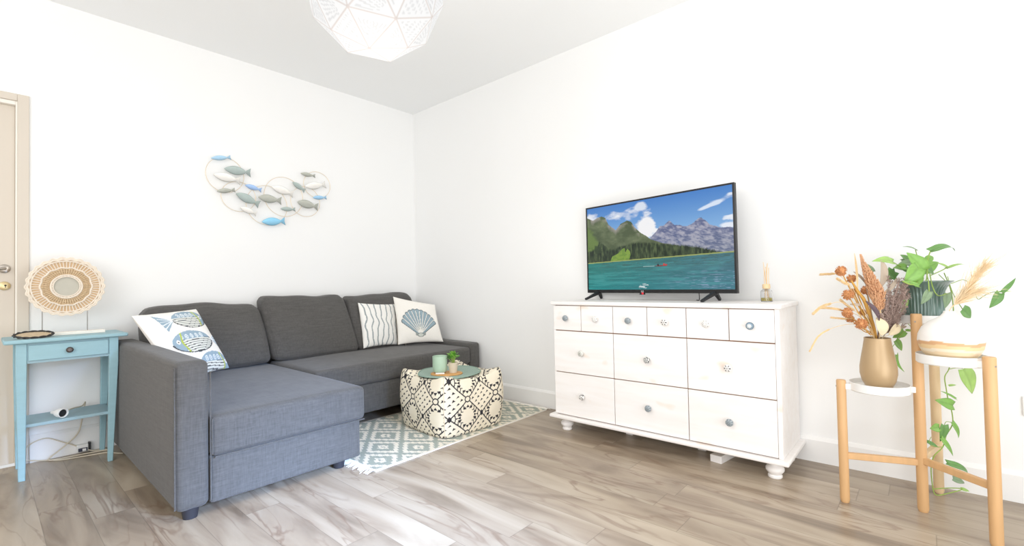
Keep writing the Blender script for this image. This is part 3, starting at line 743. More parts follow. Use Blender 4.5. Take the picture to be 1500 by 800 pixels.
cv.ell(.545, .267, .006, .012, lin((40, 40, 50))); cv.ell(.585, .268, .006, .013, lin((196, 60, 60))); cv.ell(.598, .264, .006, .010, lin((180, 60, 60)))
cv.put((abs(Y-.255) < .004) & (X > .44) & (X < .52), lin((170, 196, 196)), .6)
cv.put((np.hypot((X-.44)/.035, (Y-.035-.3*(X-.44))/.03) < 1) & (wv2 > .45), lin((206, 220, 222)), .8)
U, V = np.meshgrid(np.linspace(0, 1, cw), np.linspace(0, 1, chh))
zz = Z0+.022+V*(Z1-.010-Z0-.022); uu = .010+U*.980
Pm = EL+ax_*(uu*TW)[..., None]+nr*.001; Pm = Pm.copy(); Pm[..., 2] = zz
gridmesh(Pm, cv.a, 'screen', MT['attrscreen'], tv, smooth=False)
# badge
uc = .425
vs, fs = tvbox(uc-.012, uc+.020, Z0-.010, Z0+.001, -.008, .0035); bd = MB().add(vs, fs).build('badge', MT['blackm'], tv)
TM = Matrix(((ax_[0], 0, nr[0], 0), (ax_[1], 0, nr[1], 0), (0, 1, nr[2], 0), (0, 0, 0, 1)))
def text_mesh(body, size, pos, name, m, parent, bold=.0):
    c = bpy.data.curves.new(name, 'FONT'); c.body = body; c.size = size; c.extrude = .0006; c.offset = bold; c.align_x = 'CENTER'
    t = bpy.data.objects.new(name+'_tmp', c); COL.objects.link(t); bpy.context.view_layer.update()
    me = bpy.data.meshes.new_from_object(t.evaluated_get(bpy.context.evaluated_depsgraph_get())); bpy.data.objects.remove(t)
    T_ = TM.copy(); T_.translation = Vector(pos); me.transform(T_); me.materials.clear(); me.materials.append(m)
    o = bpy.data.objects.new(name, me); COL.objects.link(o); put(o, parent); return o
text_mesh('LG', .016, tvp(uc+.008, Z0+.005, .0038), 'lettering', MT['silver'], tv, .0003)
MB().lathe([(.0001, 0), (.008, 0), (.008, .001), (.0001, .001)], (0, 0, 0), 24, Matrix.Translation(Vector(tvp(uc+.010, Z0-.002, .0038))) @ TM).build('red_emblem', MT['red'], tv)
# feet: splayed V legs
for uf in (.105, .893):
    mb = MB()
    for dd_ in (.118, -.085 if uf > .5 else -.046):
        a0, a1 = tvp(uf-.014, Z0+.004, -.010), tvp(uf-.014-.012, .828, dd_)
        n1 = np.array(ax_)*.020
        def bar(p, q, w, h):
            p, q = np.array(p), np.array(q); d = q-p; d /= np.linalg.norm(d); up = np.cross(d, ax_); up /= np.linalg.norm(up)
            vs = []
            for r_, (w_, h_) in ((p, (w, h)), (q, (w*.8, h*.55))):
                for su, sv in ((-1, -1), (1, -1), (1, 1), (-1, 1)): vs.append(r_+ax_*w_*su+up*h_*sv)
            return vs, [(0, 1, 2, 3), (7, 6, 5, 4), (0, 4, 5, 1), (1, 5, 6, 2), (2, 6, 7, 3), (3, 7, 4, 0)]
        a1 = (a1[0], a1[1], .8315)
        vs, fs = bar(a0, a1, .010, .011); mb.add(vs, fs)
        e = np.array(a1); 
    mb.build('foot', MT['blackm'], tv, bevel=.002)
MB().tube(smooth_path([tvp(.775, Z0+.02, -.03), tvp(.775, .85, -.035), tvp(.770, .8305, -.04), tvp(.74, .829, -.07)]), .0025, 6).build('power_cable', MT['blackm'], tv)

# ================================================================== REED DIFFUSER
df = thing('reed_diffuser', (-.150, -3.165, .826), 'small glass reed diffuser with yellow oil and pale sticks on the end of the dresser', 'diffuser')
dc = (-.150, -3.165, .8265)
MB().lathe([(.0001, .0), (.026, .0), (.0285, .003), (.0285, .048), (.026, .057), (.016, .064), (.014, .070), (.0125, .070), (.0145, .063), (.0245, .055), (.0265, .047), (.0265, .004), (.0001, .0035)], dc, 32).build('bottle', MT['glass'], df, smooth=True)
MB().lathe([(.0001, .0040), (.0263, .0040), (.0263, .020), (.0001, .020)], dc, 32).build('oil', MT['oil'], df, smooth=True)
MB().lathe([(.0135, .067), (.018, .067), (.0185, .070), (.0185, .088), (.017, .091), (.0001, .091)], dc, 28).build('collar', MT['reed'], df, smooth=True)
for k, (dx, dy, tx, ty) in enumerate([(-.004, .004, .004, .012), (.004, -.003, -.008, -.010), (0, 0, .010, -.004), (-.003, -.004, -.012, .006), (.005, .004, .002, .0), (0, .005, -.004, -.014)]):
    MB().tube([(dc[0]-dx*2, dc[1]-dy*2, dc[2]+.006), (dc[0]+tx, dc[1]+ty, dc[2]+.205-.006*k)], .0018, 6).build('reed', MT['reed'], df)

# ================================================================== RUG
GA = lin((164, 170, 158)); CR_ = lin((234, 226, 208))
rg = thing('woven_rug', (-.8, -1.25, 0), 'flat woven rug in sage and cream diamonds with white fringed ends', 'rug')
x0, x1, y0, y1 = -1.515, -.075, -1.655, -.840
nu, nv = 620, 360; U, V = np.meshgrid(np.linspace(0, 1, nu), np.linspace(0, 1, nv))
X = x0+U*(x1-x0); Y = y0+V*(y1-y0)
px_, py_ = .255, .335
stepx = .0085
Yq = np.round((Y)/ .011)*.011
jag = (((X/ .012).astype(int)) % 2)*.012
ax1 = ((X+.02)/px_) % 1; ay1 = ((Yq+.04+jag*.9)/py_) % 1
def tri(t): return abs(t-.5)*2   # 1 at cell edge, 0 at centre
d1 = tri(ax1)+tri(ay1); d2 = (1-tri(ax1))+(1-tri(ay1)); dm = np.minimum(d1, d2)   # 0 at diamond centre, 1 on lattice
colr = np.where(((dm > .86))[..., None], GA, CR_)
colr = np.where(((dm < .62) & (dm > .28))[..., None], GA, colr)
colr = np.where((dm < .10)[..., None], GA, colr)
edge = (V < .012) | (V > .988); colr = np.where(edge[..., None], CR_, colr)
Z = .0075+.0012*noise2(X*30, Y*30, 2, 3)+.0006*np.sin(X*900)
gridmesh(np.stack([X, Y, Z], -1), colr, 'pile', MT['attrrug'], rg)
boxo('backing', x0, x1, y0, y1, .0005, .0068, MT['fringe'], rg)
for sx, xx in ((-1, x0), (1, x1)):
    mb = MB()
    for k in range(170):
        yy = y0+(k+.5)/170*(y1-y0); j = RNG.normal(size=4)
        L_ = .050+.012*j[0] if sx < 0 else .040
        p = [(xx, yy, .007), (xx+sx*L_*.35, yy+.003*j[1], .012+.002*abs(j[2])), (xx+sx*L_*.7, yy+.006*j[1]+.004*j[3], .008), (xx+sx*L_, yy+.009*j[1]+.006*j[3], .003)]
        mb.tube(p, [.0026, .0026, .0022, .0014], 5)
    o = mb.build('fringe', MT['fringe'], rg, smooth=True); tag(o, kind='stuff')

# ================================================================== POUF
TS = 300; cv = Canvas(TS, TS, lin((238, 228, 206))); INK = lin((48, 46, 50)); w_ = .0165
def rep(pts, w): 
    for ox in (-1, 0, 1):
        for oy in (-1, 0, 1): cv.line([(x+ox, y+oy) for x, y in pts], w, INK)
def reppoly(pts, c=INK):
    for ox in (-1, 0, 1):
        for oy in (-1, 0, 1): cv.poly([(x+ox, y+oy) for x, y in pts], c)
rep([(0, .5), (.5, 0)], w_); rep([(.5, 0), (1, .5)], w_); rep([(1, .5), (.5, 1)], w_); rep([(.5, 1), (0, .5)], w_)
# field with small triangles around (.5,.5)
for i in range(4):
    for j in range(4):
        a = (i-1.5)*.105; b = (j-1.5)*.105; cx_ = .5+a*1.0+b*1.0-.0; cy_ = .5+(a-b)*1.0
        s_ = .046; s2 = -1 if (i+j) % 2 else 1
        reppoly([(cx_-s_, cy_-s_*.9), (cx_+s_, cy_-s_*.9*0+.0), (cx_-s_*.3*s2, cy_+s_)])
# octagon at (0,.5) -> nodes; dark lozenge at (.5,0)
for nx, ny in ((0, .5),):
    pts = [(nx+.085*math.cos(a), ny+.085*math.sin(a)) for a in np.linspace(0, 2*pi, 9)]
    reppoly(pts[:-1], lin((238, 228, 206))); rep(pts, w_)
reppoly([(.5, -.095), (.56, 0), (.5, .095), (.44, 0)])
# motifs inside the other diamond, centred (0,0): combs facing inwards
for sx in (-1, 1):
    for sy in (-1, 1):
        for t in (.24, .40, .56, .72):
            ex, ey = sx*.5*(1-t), sy*.5*t; ix, iy = ex-sx*.02, ey-sy*.13
            rep([(ex, ey), (ex*.92, iy)], w_*.8); rep([(ex*.92, iy), (ex*.92-sx*.05, iy+sy*.01)], w_*.8)
            if t in (.40, .72): reppoly([(ex*.92+sx*.02, iy-sy*.01), (ex*.92-sx*.09, iy-sy*.01), (ex*.92-sx*.03, iy+sy*.08)])
reppoly([(-.06, .26), (.06, .26), (0, .34)]); reppoly([(-.06, -.26), (.06, -.26), (0, -.34)])
reppoly([(.22, .05), (.22, -.05), (.30, 0)]); reppoly([(-.22, .05), (-.22, -.05), (-.30, 0)])
pf = thing('pouf', (-.742, -1.357, .01), 'cream fabric pouf with a black geometric pattern standing on the rug', 'pouf')
pcx, pcy, pth, phalf, ph = -.742, -1.362, -.070, .258, .352
def pring(a, t):
    """a: angle array, t: height 0..1 -> xy radius"""
    prof = np.interp(t, [0, .04, .12, .3, .5, .7, .88, .97, 1.0], [.95, .985, 1.01, 1.05, 1.065, 1.05, 1.01, .97, .945])
    n = np.interp(t, [0, .3, .8, 1], [6.5, 5.5, 7, 10.0])
    c, s = np.cos(a), np.sin(a); r = (np.abs(c)**n+np.abs(s)**n)**(-1/n)
    return phalf*prof*r
nu, nv = 640, 190
A, T = np.meshgrid(np.linspace(-pi/4, 2*pi-pi/4, nu), np.linspace(0, 1, nv))
R_ = pring(A, T)
corner = np.exp(-((((A+pi/4) % (pi/2))-0)/.20)**2)+np.exp(-((((A+pi/4) % (pi/2))-pi/2)/.20)**2)
h_ = ph*(1-.0*corner)+(.020*corner-.012*(1-corner))*T**2
Zp = .012+h_*(1-(1-T)**1.15) if False else .012+h_*T
Zp = Zp+.003*(noise2(A*5, T*6, 4, 3)-.5); R_ = R_+.007*(noise2(A*4+9, T*5, 14, 3)-.5)
Xp = pcx+R_*np.cos(A+pth); Yp = pcy+R_*np.sin(A+pth)
side = ((A+pi/4)/(pi/2)); us = (side*1.95+.18*np.floor(side)) % 1.0; vs_ = (T*1.62+.47+.33*np.floor(side)*0) % 1.0
colr = cv.sample(us, vs_)
gridmesh(np.stack([Xp, Yp, Zp], -1), colr, 'side_cover', MT['attrcloth'], pf)
nv2 = 90; S2 = np.linspace(1, 0, nv2)[:, None]*np.ones((1, nu)); A2 = A[0][None]*np.ones((nv2, 1))
rx, ry = R_[-1]*np.cos(A2), R_[-1]*np.sin(A2); Xl, Yl = rx*S2, ry*S2
Zt = Zp[-1][None]*1.0+(.372-.030*0-Zp[-1][None])*0
Ztop = Zp[-1][None]+np.where(S2 < 1, (1-S2**2)*.0, 0)
Ztop = (Zp[-1][None]*S2**3+(1-S2**3)*.347)+.010*(1-(2*S2-1)**2)
def top_z(x, y):
    return .352
colr = cv.sample((Xl/.245+.3) % 1, (Yl/.245+.1) % 1)
gridmesh(np.stack([pcx+Xl*math.cos(pth)-Yl*math.sin(pth), pcy+Xl*math.sin(pth)+Yl*math.cos(pth), Ztop], -1), colr, 'top_cover', MT['attrcloth'], pf)
piping_m = mat('cream_piping', (226, 214, 190), .9)
for k in range(4):
    a = -pi/4+k*pi/2; pts = []
    for t in np.linspace(0.02, 1, 24):
        r = pring(np.array(a), t)+.001; j = min(int(t*(nv-1)), nv-1); pts.append((pcx+r*math.cos(a+pth), pcy+r*math.sin(a+pth), Zp[j, 0]))
    MB().tube(pts, .0025, 6).build('seam', piping_m, pf, smooth=True)

# placemat, draped over the pouf top
MTOP = .362
mt = thing('placemat', (-.74, -1.35, MTOP), 'sage green ribbed placemat draped on top of the patterned pouf', 'placemat')
na, nr_ = 200, 60; A, Rr = np.meshgrid(np.linspace(0, 2*pi, na), np.linspace(0, 1, nr_))
mx_, my_ = -.785, -1.395
Xm = mx_+(.205*Rr)*np.cos(A); Ym = my_+(.205*Rr)*np.sin(A)
# twist to the pouf's local frame for the height
lx = ((Xm-pcx)*math.cos(-pth)-(Ym-pcy)*math.sin(-pth)); ly = ((Xm-pcx)*math.sin(-pth)+(Ym-pcy)*math.cos(-pth))
ss = np.clip((np.abs(lx/.244)**7+np.abs(ly/.244)**7)**(1/7), 0, 1)
Zm = (.352*ss**3+(1-ss**3)*.347)+.010*(1-(2*ss-1)**2)+.006+.008*Rr**4*np.abs(np.cos(A*2-.4))+.0012*np.sin(Rr*115)
colm = lin((156, 176, 164))*(1+.10*np.sin(Rr*115))[..., None]
gridmesh(np.stack([Xm, Ym, Zm], -1), colm, 'mat_weave', MT['attrrug'], mt)
MB().tube([(Xm[-1, k], Ym[-1, k], Zm[-1, k]) for k in range(0, na, 2)], .0032, 6, False).build('edge_binding', MT['matgreen'], mt, smooth=True)
tz = .3655
tr = tag(MB().lathe([(.0001, 0), (1, 0), (1.02, .4), (1, 1), (.0001, 1)], (0, 0, 0), 48, Matrix.Translation((-.845, -1.435, tz)) @ Matrix.Rotation(math.radians(-49), 4, 'Z') @ Matrix.Diagonal((.102, .066, .010, 1))).build('wooden_tray', MT['cork'], smooth=True),
         'small oval orange-brown wooden board on the green placemat', 'board')
MB
mgc = np.array([-.868, -1.396, tz+.010])
mg = thing('ceramic_tumbler', tuple(mgc), 'mint green ceramic tumbler on the small oval board', 'tumbler')
MB().lathe([(.0001, 0), (.030, 0), (.040, .006), (.046, .02), (.0475, .06), (.0475, .107), (.0455, .108), (.0445, .106), (.0445, .05), (.040, .018), (.0001, .012)], mgc, 40).build('cup', MT['mint'], mg, smooth=True)
card = tag(MB().box(-.028, .028, -.001, .001, 0, .008, Matrix.Translation((-.902, -1.437, tz+.010)) @ Matrix.Rotation(math.radians(-44), 4, 'Z')).build('paper_tag', MT['white']), 'tiny white paper tag at the foot of the green tumbler', 'tag')
sp_c = np.array([-.814, -1.464, tz+.010])
sg = thing('potted_succulent', tuple(sp_c), 'small green leafy plant in a beige clay pot beside the mint tumbler', 'plant')
MB().lathe([(.0001, 0), (.024, 0), (.029, .035), (.032, .064), (.0305, .066), (.029, .060), (.0001, .054)], sp_c, 32).build('pot', MT['claypot'], sg, smooth=True)
MB().lathe([(.0001, .058), (.029, .0585), (.0001, .0586)], sp_c, 24).build('soil', MT['soil'], sg)

def leafmesh(mb, cols, base, tip, width, nrm, color, curl=.15, fold=.25, shape='heart', segs=9):
    base, tip, nrm = [np.array(v, float) for v in (base, tip, nrm)]
    d = tip-base; L_ = np.linalg.norm(d); d = d/L_; s_ = np.cross(d, nrm); s_ /= np.linalg.norm(s_)+1e-9; n_ = np.cross(s_, d)
    vs = []; cw_ = 4; c0 = lin(color)
    for i in range(segs+1):
        t = i/segs
        if shape == 'heart': wv_ = (math.sin(pi*min(1, (t+.10)/1.10)**.62))**.8*(1-.15*t) if t < 1 else 0
        elif shape == 'blade': wv_ = math.sin(pi*min(1, t*.92+.06))**.7
        else: wv_ = math.sin(pi*t)**.6 if 0 < t < 1 else .0
        wv_ = max(wv_, .02)
        for k in range(-cw_, cw_+1):
            q = k/cw_; back = -.10*L_*abs(q) if (shape == 'heart' and i == 0) else 0
            p = base+d*(L_*t+back*(1-t)**4)+s_*(q*wv_*width/2)+n_*(curl*L_*(4*t*(1-t))*(1)+fold*abs(q)*wv_*width/2)
            vs.append(p); vein = .82 if abs(q) < .1 else 1; cols.append(np.clip(c0*(vein*(.92+.16*random.random())), 0, 1))
    n = 2*cw_+1
    fs = [(i*n+k, i*n+k+1, (i+1)*n+k+1, (i+1)*n+k) for i in range(segs) for k in range(n-1)]
    mb.add(vs, fs)
mb = MB(); cols = []; stm = MB()
for k in range(38):
    a = RNG.uniform(0, 2*pi); e = RNG.uniform(.15, 1.4); R1 = RNG.uniform(.026, .054)
    c_ = sp_c+np.array([0, 0, .062]); root = c_+np.array([.008*math.cos(a), .008*math.sin(a), 0])
    b_ = c_+np.array([R1*.6*math.cos(a)*math.cos(e), R1*.6*math.sin(a)*math.cos(e), .018+R1*.9*math.sin(e)])
    t_ = b_+np.array([.022*math.cos(a)*math.cos(e*.7), .022*math.sin(a)*math.cos(e*.7), .018*math.sin(e)+.003])
    g = random.choice([(122, 186, 66), (96, 164, 54), (150, 204, 90)])
    leafmesh(mb, cols, b_, t_, .021, (math.cos(a)*-.3, math.sin(a)*-.3, 1), g, .1, .3, 'oval', 5)
    if k % 3 == 0: stm.tube([root, (root+b_)/2+[0, 0, .004], b_], .0016, 5)
mb.build('foliage', MT['leaf'], sg, smooth=True, col=np.array(cols), angle=180); stm.build('stem', MT['vine'], sg, smooth=True)

# ================================================================== FISH WALL ART
fa = thing('fish_wall_sculpture', (-1.35, -.03, 1.65), 'metal wall sculpture of sixteen swimming fish over thin wire hoops above the sofa', 'wall art')
FISH = [(-1.778,1.871,-1.653,1.899,0.016),(-1.697,1.810,-1.522,1.807,0.031),(-1.767,1.755,-1.594,1.738,0.031),(-1.743,1.642,-1.627,1.666,0.016),(-1.562,1.711,-1.447,1.688,0.018),(-1.624,1.640,-1.465,1.577,0.031),(-1.469,1.635,-1.300,1.625,0.030),(-1.372,1.724,-1.208,1.690,0.031),(-1.597,1.541,-1.485,1.505,0.021),(-1.213,1.785,-1.114,1.729,0.020),(-1.150,1.865,-1.030,1.862,0.016),(-1.118,1.763,-0.945,1.803,0.029),(-1.050,1.683,-0.933,1.697,0.016),(-1.179,1.631,-1.009,1.609,0.032),(-1.312,1.562,-1.198,1.568,0.016),(-1.444,1.450,-1.274,1.469,0.030)]
BL_, SG_, CM_, TP_ = (170, 208, 234), (170, 184, 180), (242, 239, 233), (178, 180, 170)
FC = [BL_, SG_, CM_, TP_, (160, 192, 236), SG_, TP_, CM_, CM_, SG_, TP_, CM_, (156, 200, 232), TP_, SG_, (142, 204, 236)]
RINGS = [(-1.685,1.771,0.123,0.126),(-1.598,1.624,0.116,0.109),(-1.401,1.581,0.149,0.151),(-1.276,1.662,0.148,0.154),(-1.107,1.644,0.119,0.122),(-1.009,1.794,0.113,0.108)]
for k, (x, z, a, b) in enumerate(RINGS):
    MB().tube([(x+a*math.cos(t), -.022-.002*k, z+b*math.sin(t)) for t in np.linspace(0, 2*pi, 80)], .0019, 6, False).build('wire_hoop', MT['brasswire'], fa, smooth=True)
CN = {BL_: 'light blue fish', SG_: 'sage green fish', CM_: 'cream fish', TP_: 'grey green fish'}
for k, (x0, z0, x1, z1, hw) in enumerate(FISH):
    d = np.array([x1-x0, z1-z0]); L_ = np.linalg.norm(d); d /= L_; s_ = np.array([-d[1], d[0]]); yb = -.040-.005*(k % 3)
    nt_, nw = 30, 12; vs = []; cs = []; c0 = np.array(FC[k], float)
    for i in range(nt_+1):
        t = i/nt_
        if t < .80: tt = t/.80; w__ = hw*(math.sin(pi*min(1, tt*.93+.01))**.8)
        else: w__ = hw*(.23+.85*((t-.80)/.20)**.9)
        w__ = max(w__, .0015)
        for j in range(nw+1):
            q = j/nw*2-1; notch = -(.035*L_)*(1-abs(q)) *max(0, (t-.8)/.2)**2
            dep = .010*math.sqrt(max(0, 1-q*q))*(math.sin(pi*min(1, t/.82))**.5 if t < .8 else .15)
            x = x0+d[0]*(L_*t+notch)+s_[0]*w__*q; z = z0+d[1]*(L_*t+notch)+s_[1]*w__*q
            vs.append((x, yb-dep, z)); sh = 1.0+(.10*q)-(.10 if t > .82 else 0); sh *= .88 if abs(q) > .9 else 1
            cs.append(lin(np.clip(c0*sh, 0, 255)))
    n = nw+1; fs = [(i*n+j, i*n+j+1, (i+1)*n+j+1, (i+1)*n+j) for i in range(nt_) for j in range(n-1)]
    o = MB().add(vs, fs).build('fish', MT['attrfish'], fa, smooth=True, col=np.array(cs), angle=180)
    sd = o.modifiers.new('sheet', 'SOLIDIFY'); sd.thickness = .0012
    o['label'] = CN.get(FC[k], 'light blue fish')
for x, z in ((-1.64, 1.805), (-1.53, 1.60), (-1.40, 1.63), (-1.12, 1.62), (-1.02, 1.79), (-1.25, 1.70)): MB().tube([(x, 0, z), (x, -.045, z)], .0025, 6).build('standoff', MT['brasswire'], fa)

# ================================================================== PENDANT LAMP
pd = thing('pendant_lamp', (-1.927, -2.3535, H), 'faceted white cut-paper pendant lamp hanging from the ceiling', 'lamp')
pc_ = Vector((-1.92708, -2.35350, 2.00757)); R0 = .243682
q = (0.7362822162, 0.5241346447, -0.2085989077, 0.3737082660)
w0, x0, y0, z0 = q
Rm = np.array([[1-2*(y0*y0+z0*z0), 2*(x0*y0-z0*w0), 2*(x0*z0+y0*w0)], [2*(x0*y0+z0*w0), 1-2*(x0*x0+z0*z0), 2*(y0*z0-x0*w0)], [2*(x0*z0-y0*w0), 2*(y0*z0+x0*w0), 1-2*(x0*x0+y0*y0)]])
t_ = (1+5**.5)/2
V0 = [np.array(v)/np.linalg.norm(v) for v in [(-1,t_,0),(1,t_,0),(-1,-t_,0),(1,-t_,0),(0,-1,t_),(0,1,t_),(0,-1,-t_),(0,1,-t_),(t_,0,-1),(t_,0,1),(-t_,0,-1),(-t_,0,1)]]
tri0 = [(i, j, k) for i in range(12) for j in range(i+1, 12) for k in range(j+1, 12) if all(np.linalg.norm(V0[a]-V0[b]) < 1.1 for a, b in ((i, j), (j, k), (i, k)))]
facets = []
for i, j, k in tri0:
    a, b, c = V0[i], V0[j], V0[k]; ab, bc, ca = [(p+q_)/np.linalg.norm(p+q_) for p, q_ in ((a, b), (b, c), (c, a))]
    facets += [(a, ab, ca), (b, bc, ab), (c, ca, bc), (ab, bc, ca)]
mb = MB(); cols = []; ND = 26
for fi, (a, b, c) in enumerate(facets):
    a, b, c = [Rm@p*R0+np.array(pc_) for p in (a, b, c)]
    idx = {}; vs = []; rr = np.random.default_rng(fi); kind = fi % 3
    for i in range(ND+1):
        for j in range(ND+1-i):
            l1, l2 = i/ND, j/ND; l3 = 1-l1-l2; idx[i, j] = len(vs); vs.append(a*l1+b*l2+c*l3)
            e = min(l1, l2, l3); v = 1.0
            if kind == 0:
                ang = math.atan2(l2-l3, 1-l1+1e-6); rad = 1-l1
                if .25 < rad < .80 and math.sin(ang*34) > .15 and e > .05: v = .80
            elif kind == 1:
                if math.sin(l1*38)*math.sin(l2*38) > .35 and e > .06: v = .84
            else:
                ang = math.atan2(l1-l3, 1-l2+1e-6)
                if .40 < 1-l2 < .92 and math.sin(ang*26) > .25 and e > .05: v = .82
            col_ = np.array([1, 1, 1.])*v
            if e < .001: col_ = np.array([.80, .72, .68])
            cols.append(np.minimum(col_, 1))
    fs = []
    for i in range(ND):
        for j in range(ND-i):
            fs.append((idx[i, j], idx[i+1, j], idx[i, j+1]))
            if i+j < ND-1: fs.append((idx[i+1, j], idx[i+1, j+1], idx[i, j+1]))
    mb.add(vs, fs)
mb.build('lamp_shade', MT['attrshade'], pd, col=np.array(cols))
MB().tube([(pc_.x, pc_.y, pc_.z+R0*.9), (pc_.x, pc_.y, H-.02)], .003, 8).build('cord', MT['white'], pd)
MB().lathe([(.0001, -.03), (.045, -.03), (.05, -.02), (.05, 0), (.0001, 0)], (pc_.x, pc_.y, H), 32).build('ceiling_rose', MT['white'], pd, smooth=True)

# ================================================================== PLANT STAND
BW = MT['bamboo']
ps = thing('plant_stand', (-.35, -3.75, 0), 'bamboo plant stand with three round white trays at different heights', 'plant stand')
LA, LB, LC, LD = np.array([-.438, -3.504]), np.array([-.345, -3.752]), np.array([-.092, -3.803]), np.array([-.512, -3.944])
def leg(p, top, r, m, lean=(0, 0)):
    o = MB().lathe([(.0001, 0), (r*.8, 0), (r*.92, .006), (r, .012), (r, top-.004), (r*.9, top), (.0001, top)], (p[0], p[1], 0), 24).build('leg', m, ps, smooth=True)
    return o
leg(LA, .512, .0175, BW); leg(LB, .792, .0185, BW); leg(LC, .792, .0180, MT['bamboolight']); leg(LD, .657, .0185, BW)
def rail(p, q, z0, z1, m=BW):
    p, q = np.array(p), np.array(q); d = (q-p)/np.linalg.norm(q-p); s_ = np.array([-d[1], d[0]])*.010
    a, b = p+d*.012, q-d*.012; vs = []
    for (xy, zz) in ((a, z0), (b, z1)):
        for sg in (-1, 1):
            for dz_ in (-.013, .013): vs.append((*(xy+s_*sg), zz+dz_))
    MB().add(vs, [(0, 1, 3, 2), (4, 6, 7, 5), (0, 4, 5, 1), (2, 3, 7, 6), (0, 2, 6, 4), (1, 5, 7, 3)]).build('rail', m, ps, bevel=.003)
rail(LB, LA, .195, .195); rail(LB, LC, .205, .205, MT['bamboolight']); rail(LB, LD, .205, .205)
def tray(p, q, ztop, rad):
    c = (p+q)/2; d = (q-p)/np.linalg.norm(q-p); z = ztop-.036
    o = MB().lathe([(.0001, 0), (rad-.004, 0), (rad, .004), (rad, .035), (rad-.0015, .036), (rad-.003, .035), (rad-.004, .018), (.0001, .016)], (c[0], c[1], z), 64).build('tray', MT['traywhite'], ps, smooth=True)
    ln = np.linalg.norm(q-p)/2-.012
    M_ = Matrix.Translation((c[0], c[1], z+.014)) @ Matrix.Rotation(math.atan2(d[1], d[0]), 4, 'Z')
    for sg in (-1, 1):
        a, b = sorted((sg*(rad-.003), sg*ln)); MB().box(a, b, -.012, .012, -.011, .013, M_).build('bracket', MT['traywhite'], o, bevel=.002)
        MB().lathe([(.0001, 0), (.0035, 0), (.003, .002), (.0001, .002)], (0, 0, 0), 12, M_ @ Matrix.Translation((sg*(np.linalg.norm(q-p)/2+.0175), 0, 0)) @ Matrix.Rotation(sg*pi/2, 4, 'Y')).build('screw', MT['steel'], o)
    return c, z+.0165
RT = .1015
cA, zA = tray(LA, LB, .507, RT); cM, zM = tray(LD, LB, .648, RT); cT, zT = tray(LC, LB, .783, RT)

# bronze vase
bv = tag(MB().lathe([(.0001, 0), (.038, 0), (.045, .004), (.057, .028), (.0635, .058), (.063, .086), (.057, .126), (.050, .166), (.0455, .196), (.0455, .205), (.0425, .205), (.042, .196), (.052, .13), (.058, .07), (.04, .015), (.0001, .012)], (cA[0], cA[1], zA), 56).build('bronze_vase', MT['bronze'], smooth=True),
         'satin bronze teardrop vase holding dried flowers on the lowest tray', 'vase')
VM = np.array([cA[0], cA[1], zA+.20])      # mouth
DB = float((VM-CAM)@CF)
def path_mesh(mb, pts, r, n=6): mb.tube(smooth_path(pts, 5), r if not isinstance(r, (list, tuple)) else list(np.interp(np.linspace(0, 1, (len(pts)-1)*5+1), np.linspace(0, 1, len(r)), r)), n)
def B3(x, y, dd=0): return at(x, y, DB+dd)
root_in = VM+np.array([0, 0, -.13])
# round orange heads
heads = [(1232, 397, 8.2, -.02, 'topmost orange ball-shaped dried flower, pointing away from the vase'), (1247, 408, 7.2, .03, 'orange dried flower head just under the topmost one'), (1242, 432, 8.4, -.04, 'orange dried flower head at the middle of the bronze vase bunch'),
         (1250, 427, 5.0, .04, 'smaller orange dried flower tucked behind the middle head'), (1241, 458, 8.0, -.03, 'orange dried flower head beside the straw grass'), (1245, 467, 6.5, .03, 'small orange dried flower below the straw grass'),
         (1261, 474.5, 8.8, -.05, 'lowest orange dried flower head, closest to the bronze vase rim'), (1269, 425, 8.0, .05, 'orange dried flower half hidden behind the peach plume'), (1264, 458, 5.5, .05, 'darkest small orange dried flower near the ochre stem')]
for i, (x, y, rp, dd, lab) in enumerate(heads):
    f = thing('dried_flower', tuple(VM), lab, 'dried flower', 'orange dried flower heads in the bronze vase')
    c = B3(x, y, dd); r = rp/FPX*DB*.86; mb = MB(); mb.ball(c, r*.8, 10)
    rr = np.random.default_rng(i)
    for k in range(130):
        d = rr.normal(size=3); d /= np.linalg.norm(d); p = c+d*r*.72; tq = rr.normal(size=3); tq -= d*(tq@d); tq /= np.linalg.norm(tq)
        mb.tube([p, p+d*r*.28+tq*r*.08, p+d*r*.36+tq*r*.22], [r*.10, r*.08, r*.03], 4)
    mb.build('flower_head', MT['orange'], f, smooth=True)
    mid = (c+VM)/2+np.array([0, 0, -.01]); sm = MB(); path_mesh(sm, [c, mid, VM+(c-VM)*.08, root_in+(c-VM)*-.1], .0022); sm.build('stem', MT['ochre'], f, smooth=True)
# thick ochre stalk
stk = MB(); path_mesh(stk, [B3(1247, 411, 0), B3(1256, 426, 0), B3(1266, 440, 0), B3(1272, 457, 0), B3(1279, 476, 0), VM+np.array([0, 0, -.02])], [.003, .0055, .007, .0065, .006, .005]); 
tag(stk.build('dried_stalk', MT['ochre'], smooth=True), 'thick ochre dried stalk rising from the bronze vase', 'dried stalk')
bl = MB(); cs = []
leafmesh(bl, cs, B3(1256, 425), B3(1251.5, 371), .010, -CF, (200, 160, 80), .02, .3, 'blade', 12)
tag(bl.build('dried_grass', MT['straw'], smooth=True), 'tall thin golden grass blade, the highest upright one in the bronze vase', 'dried grass')
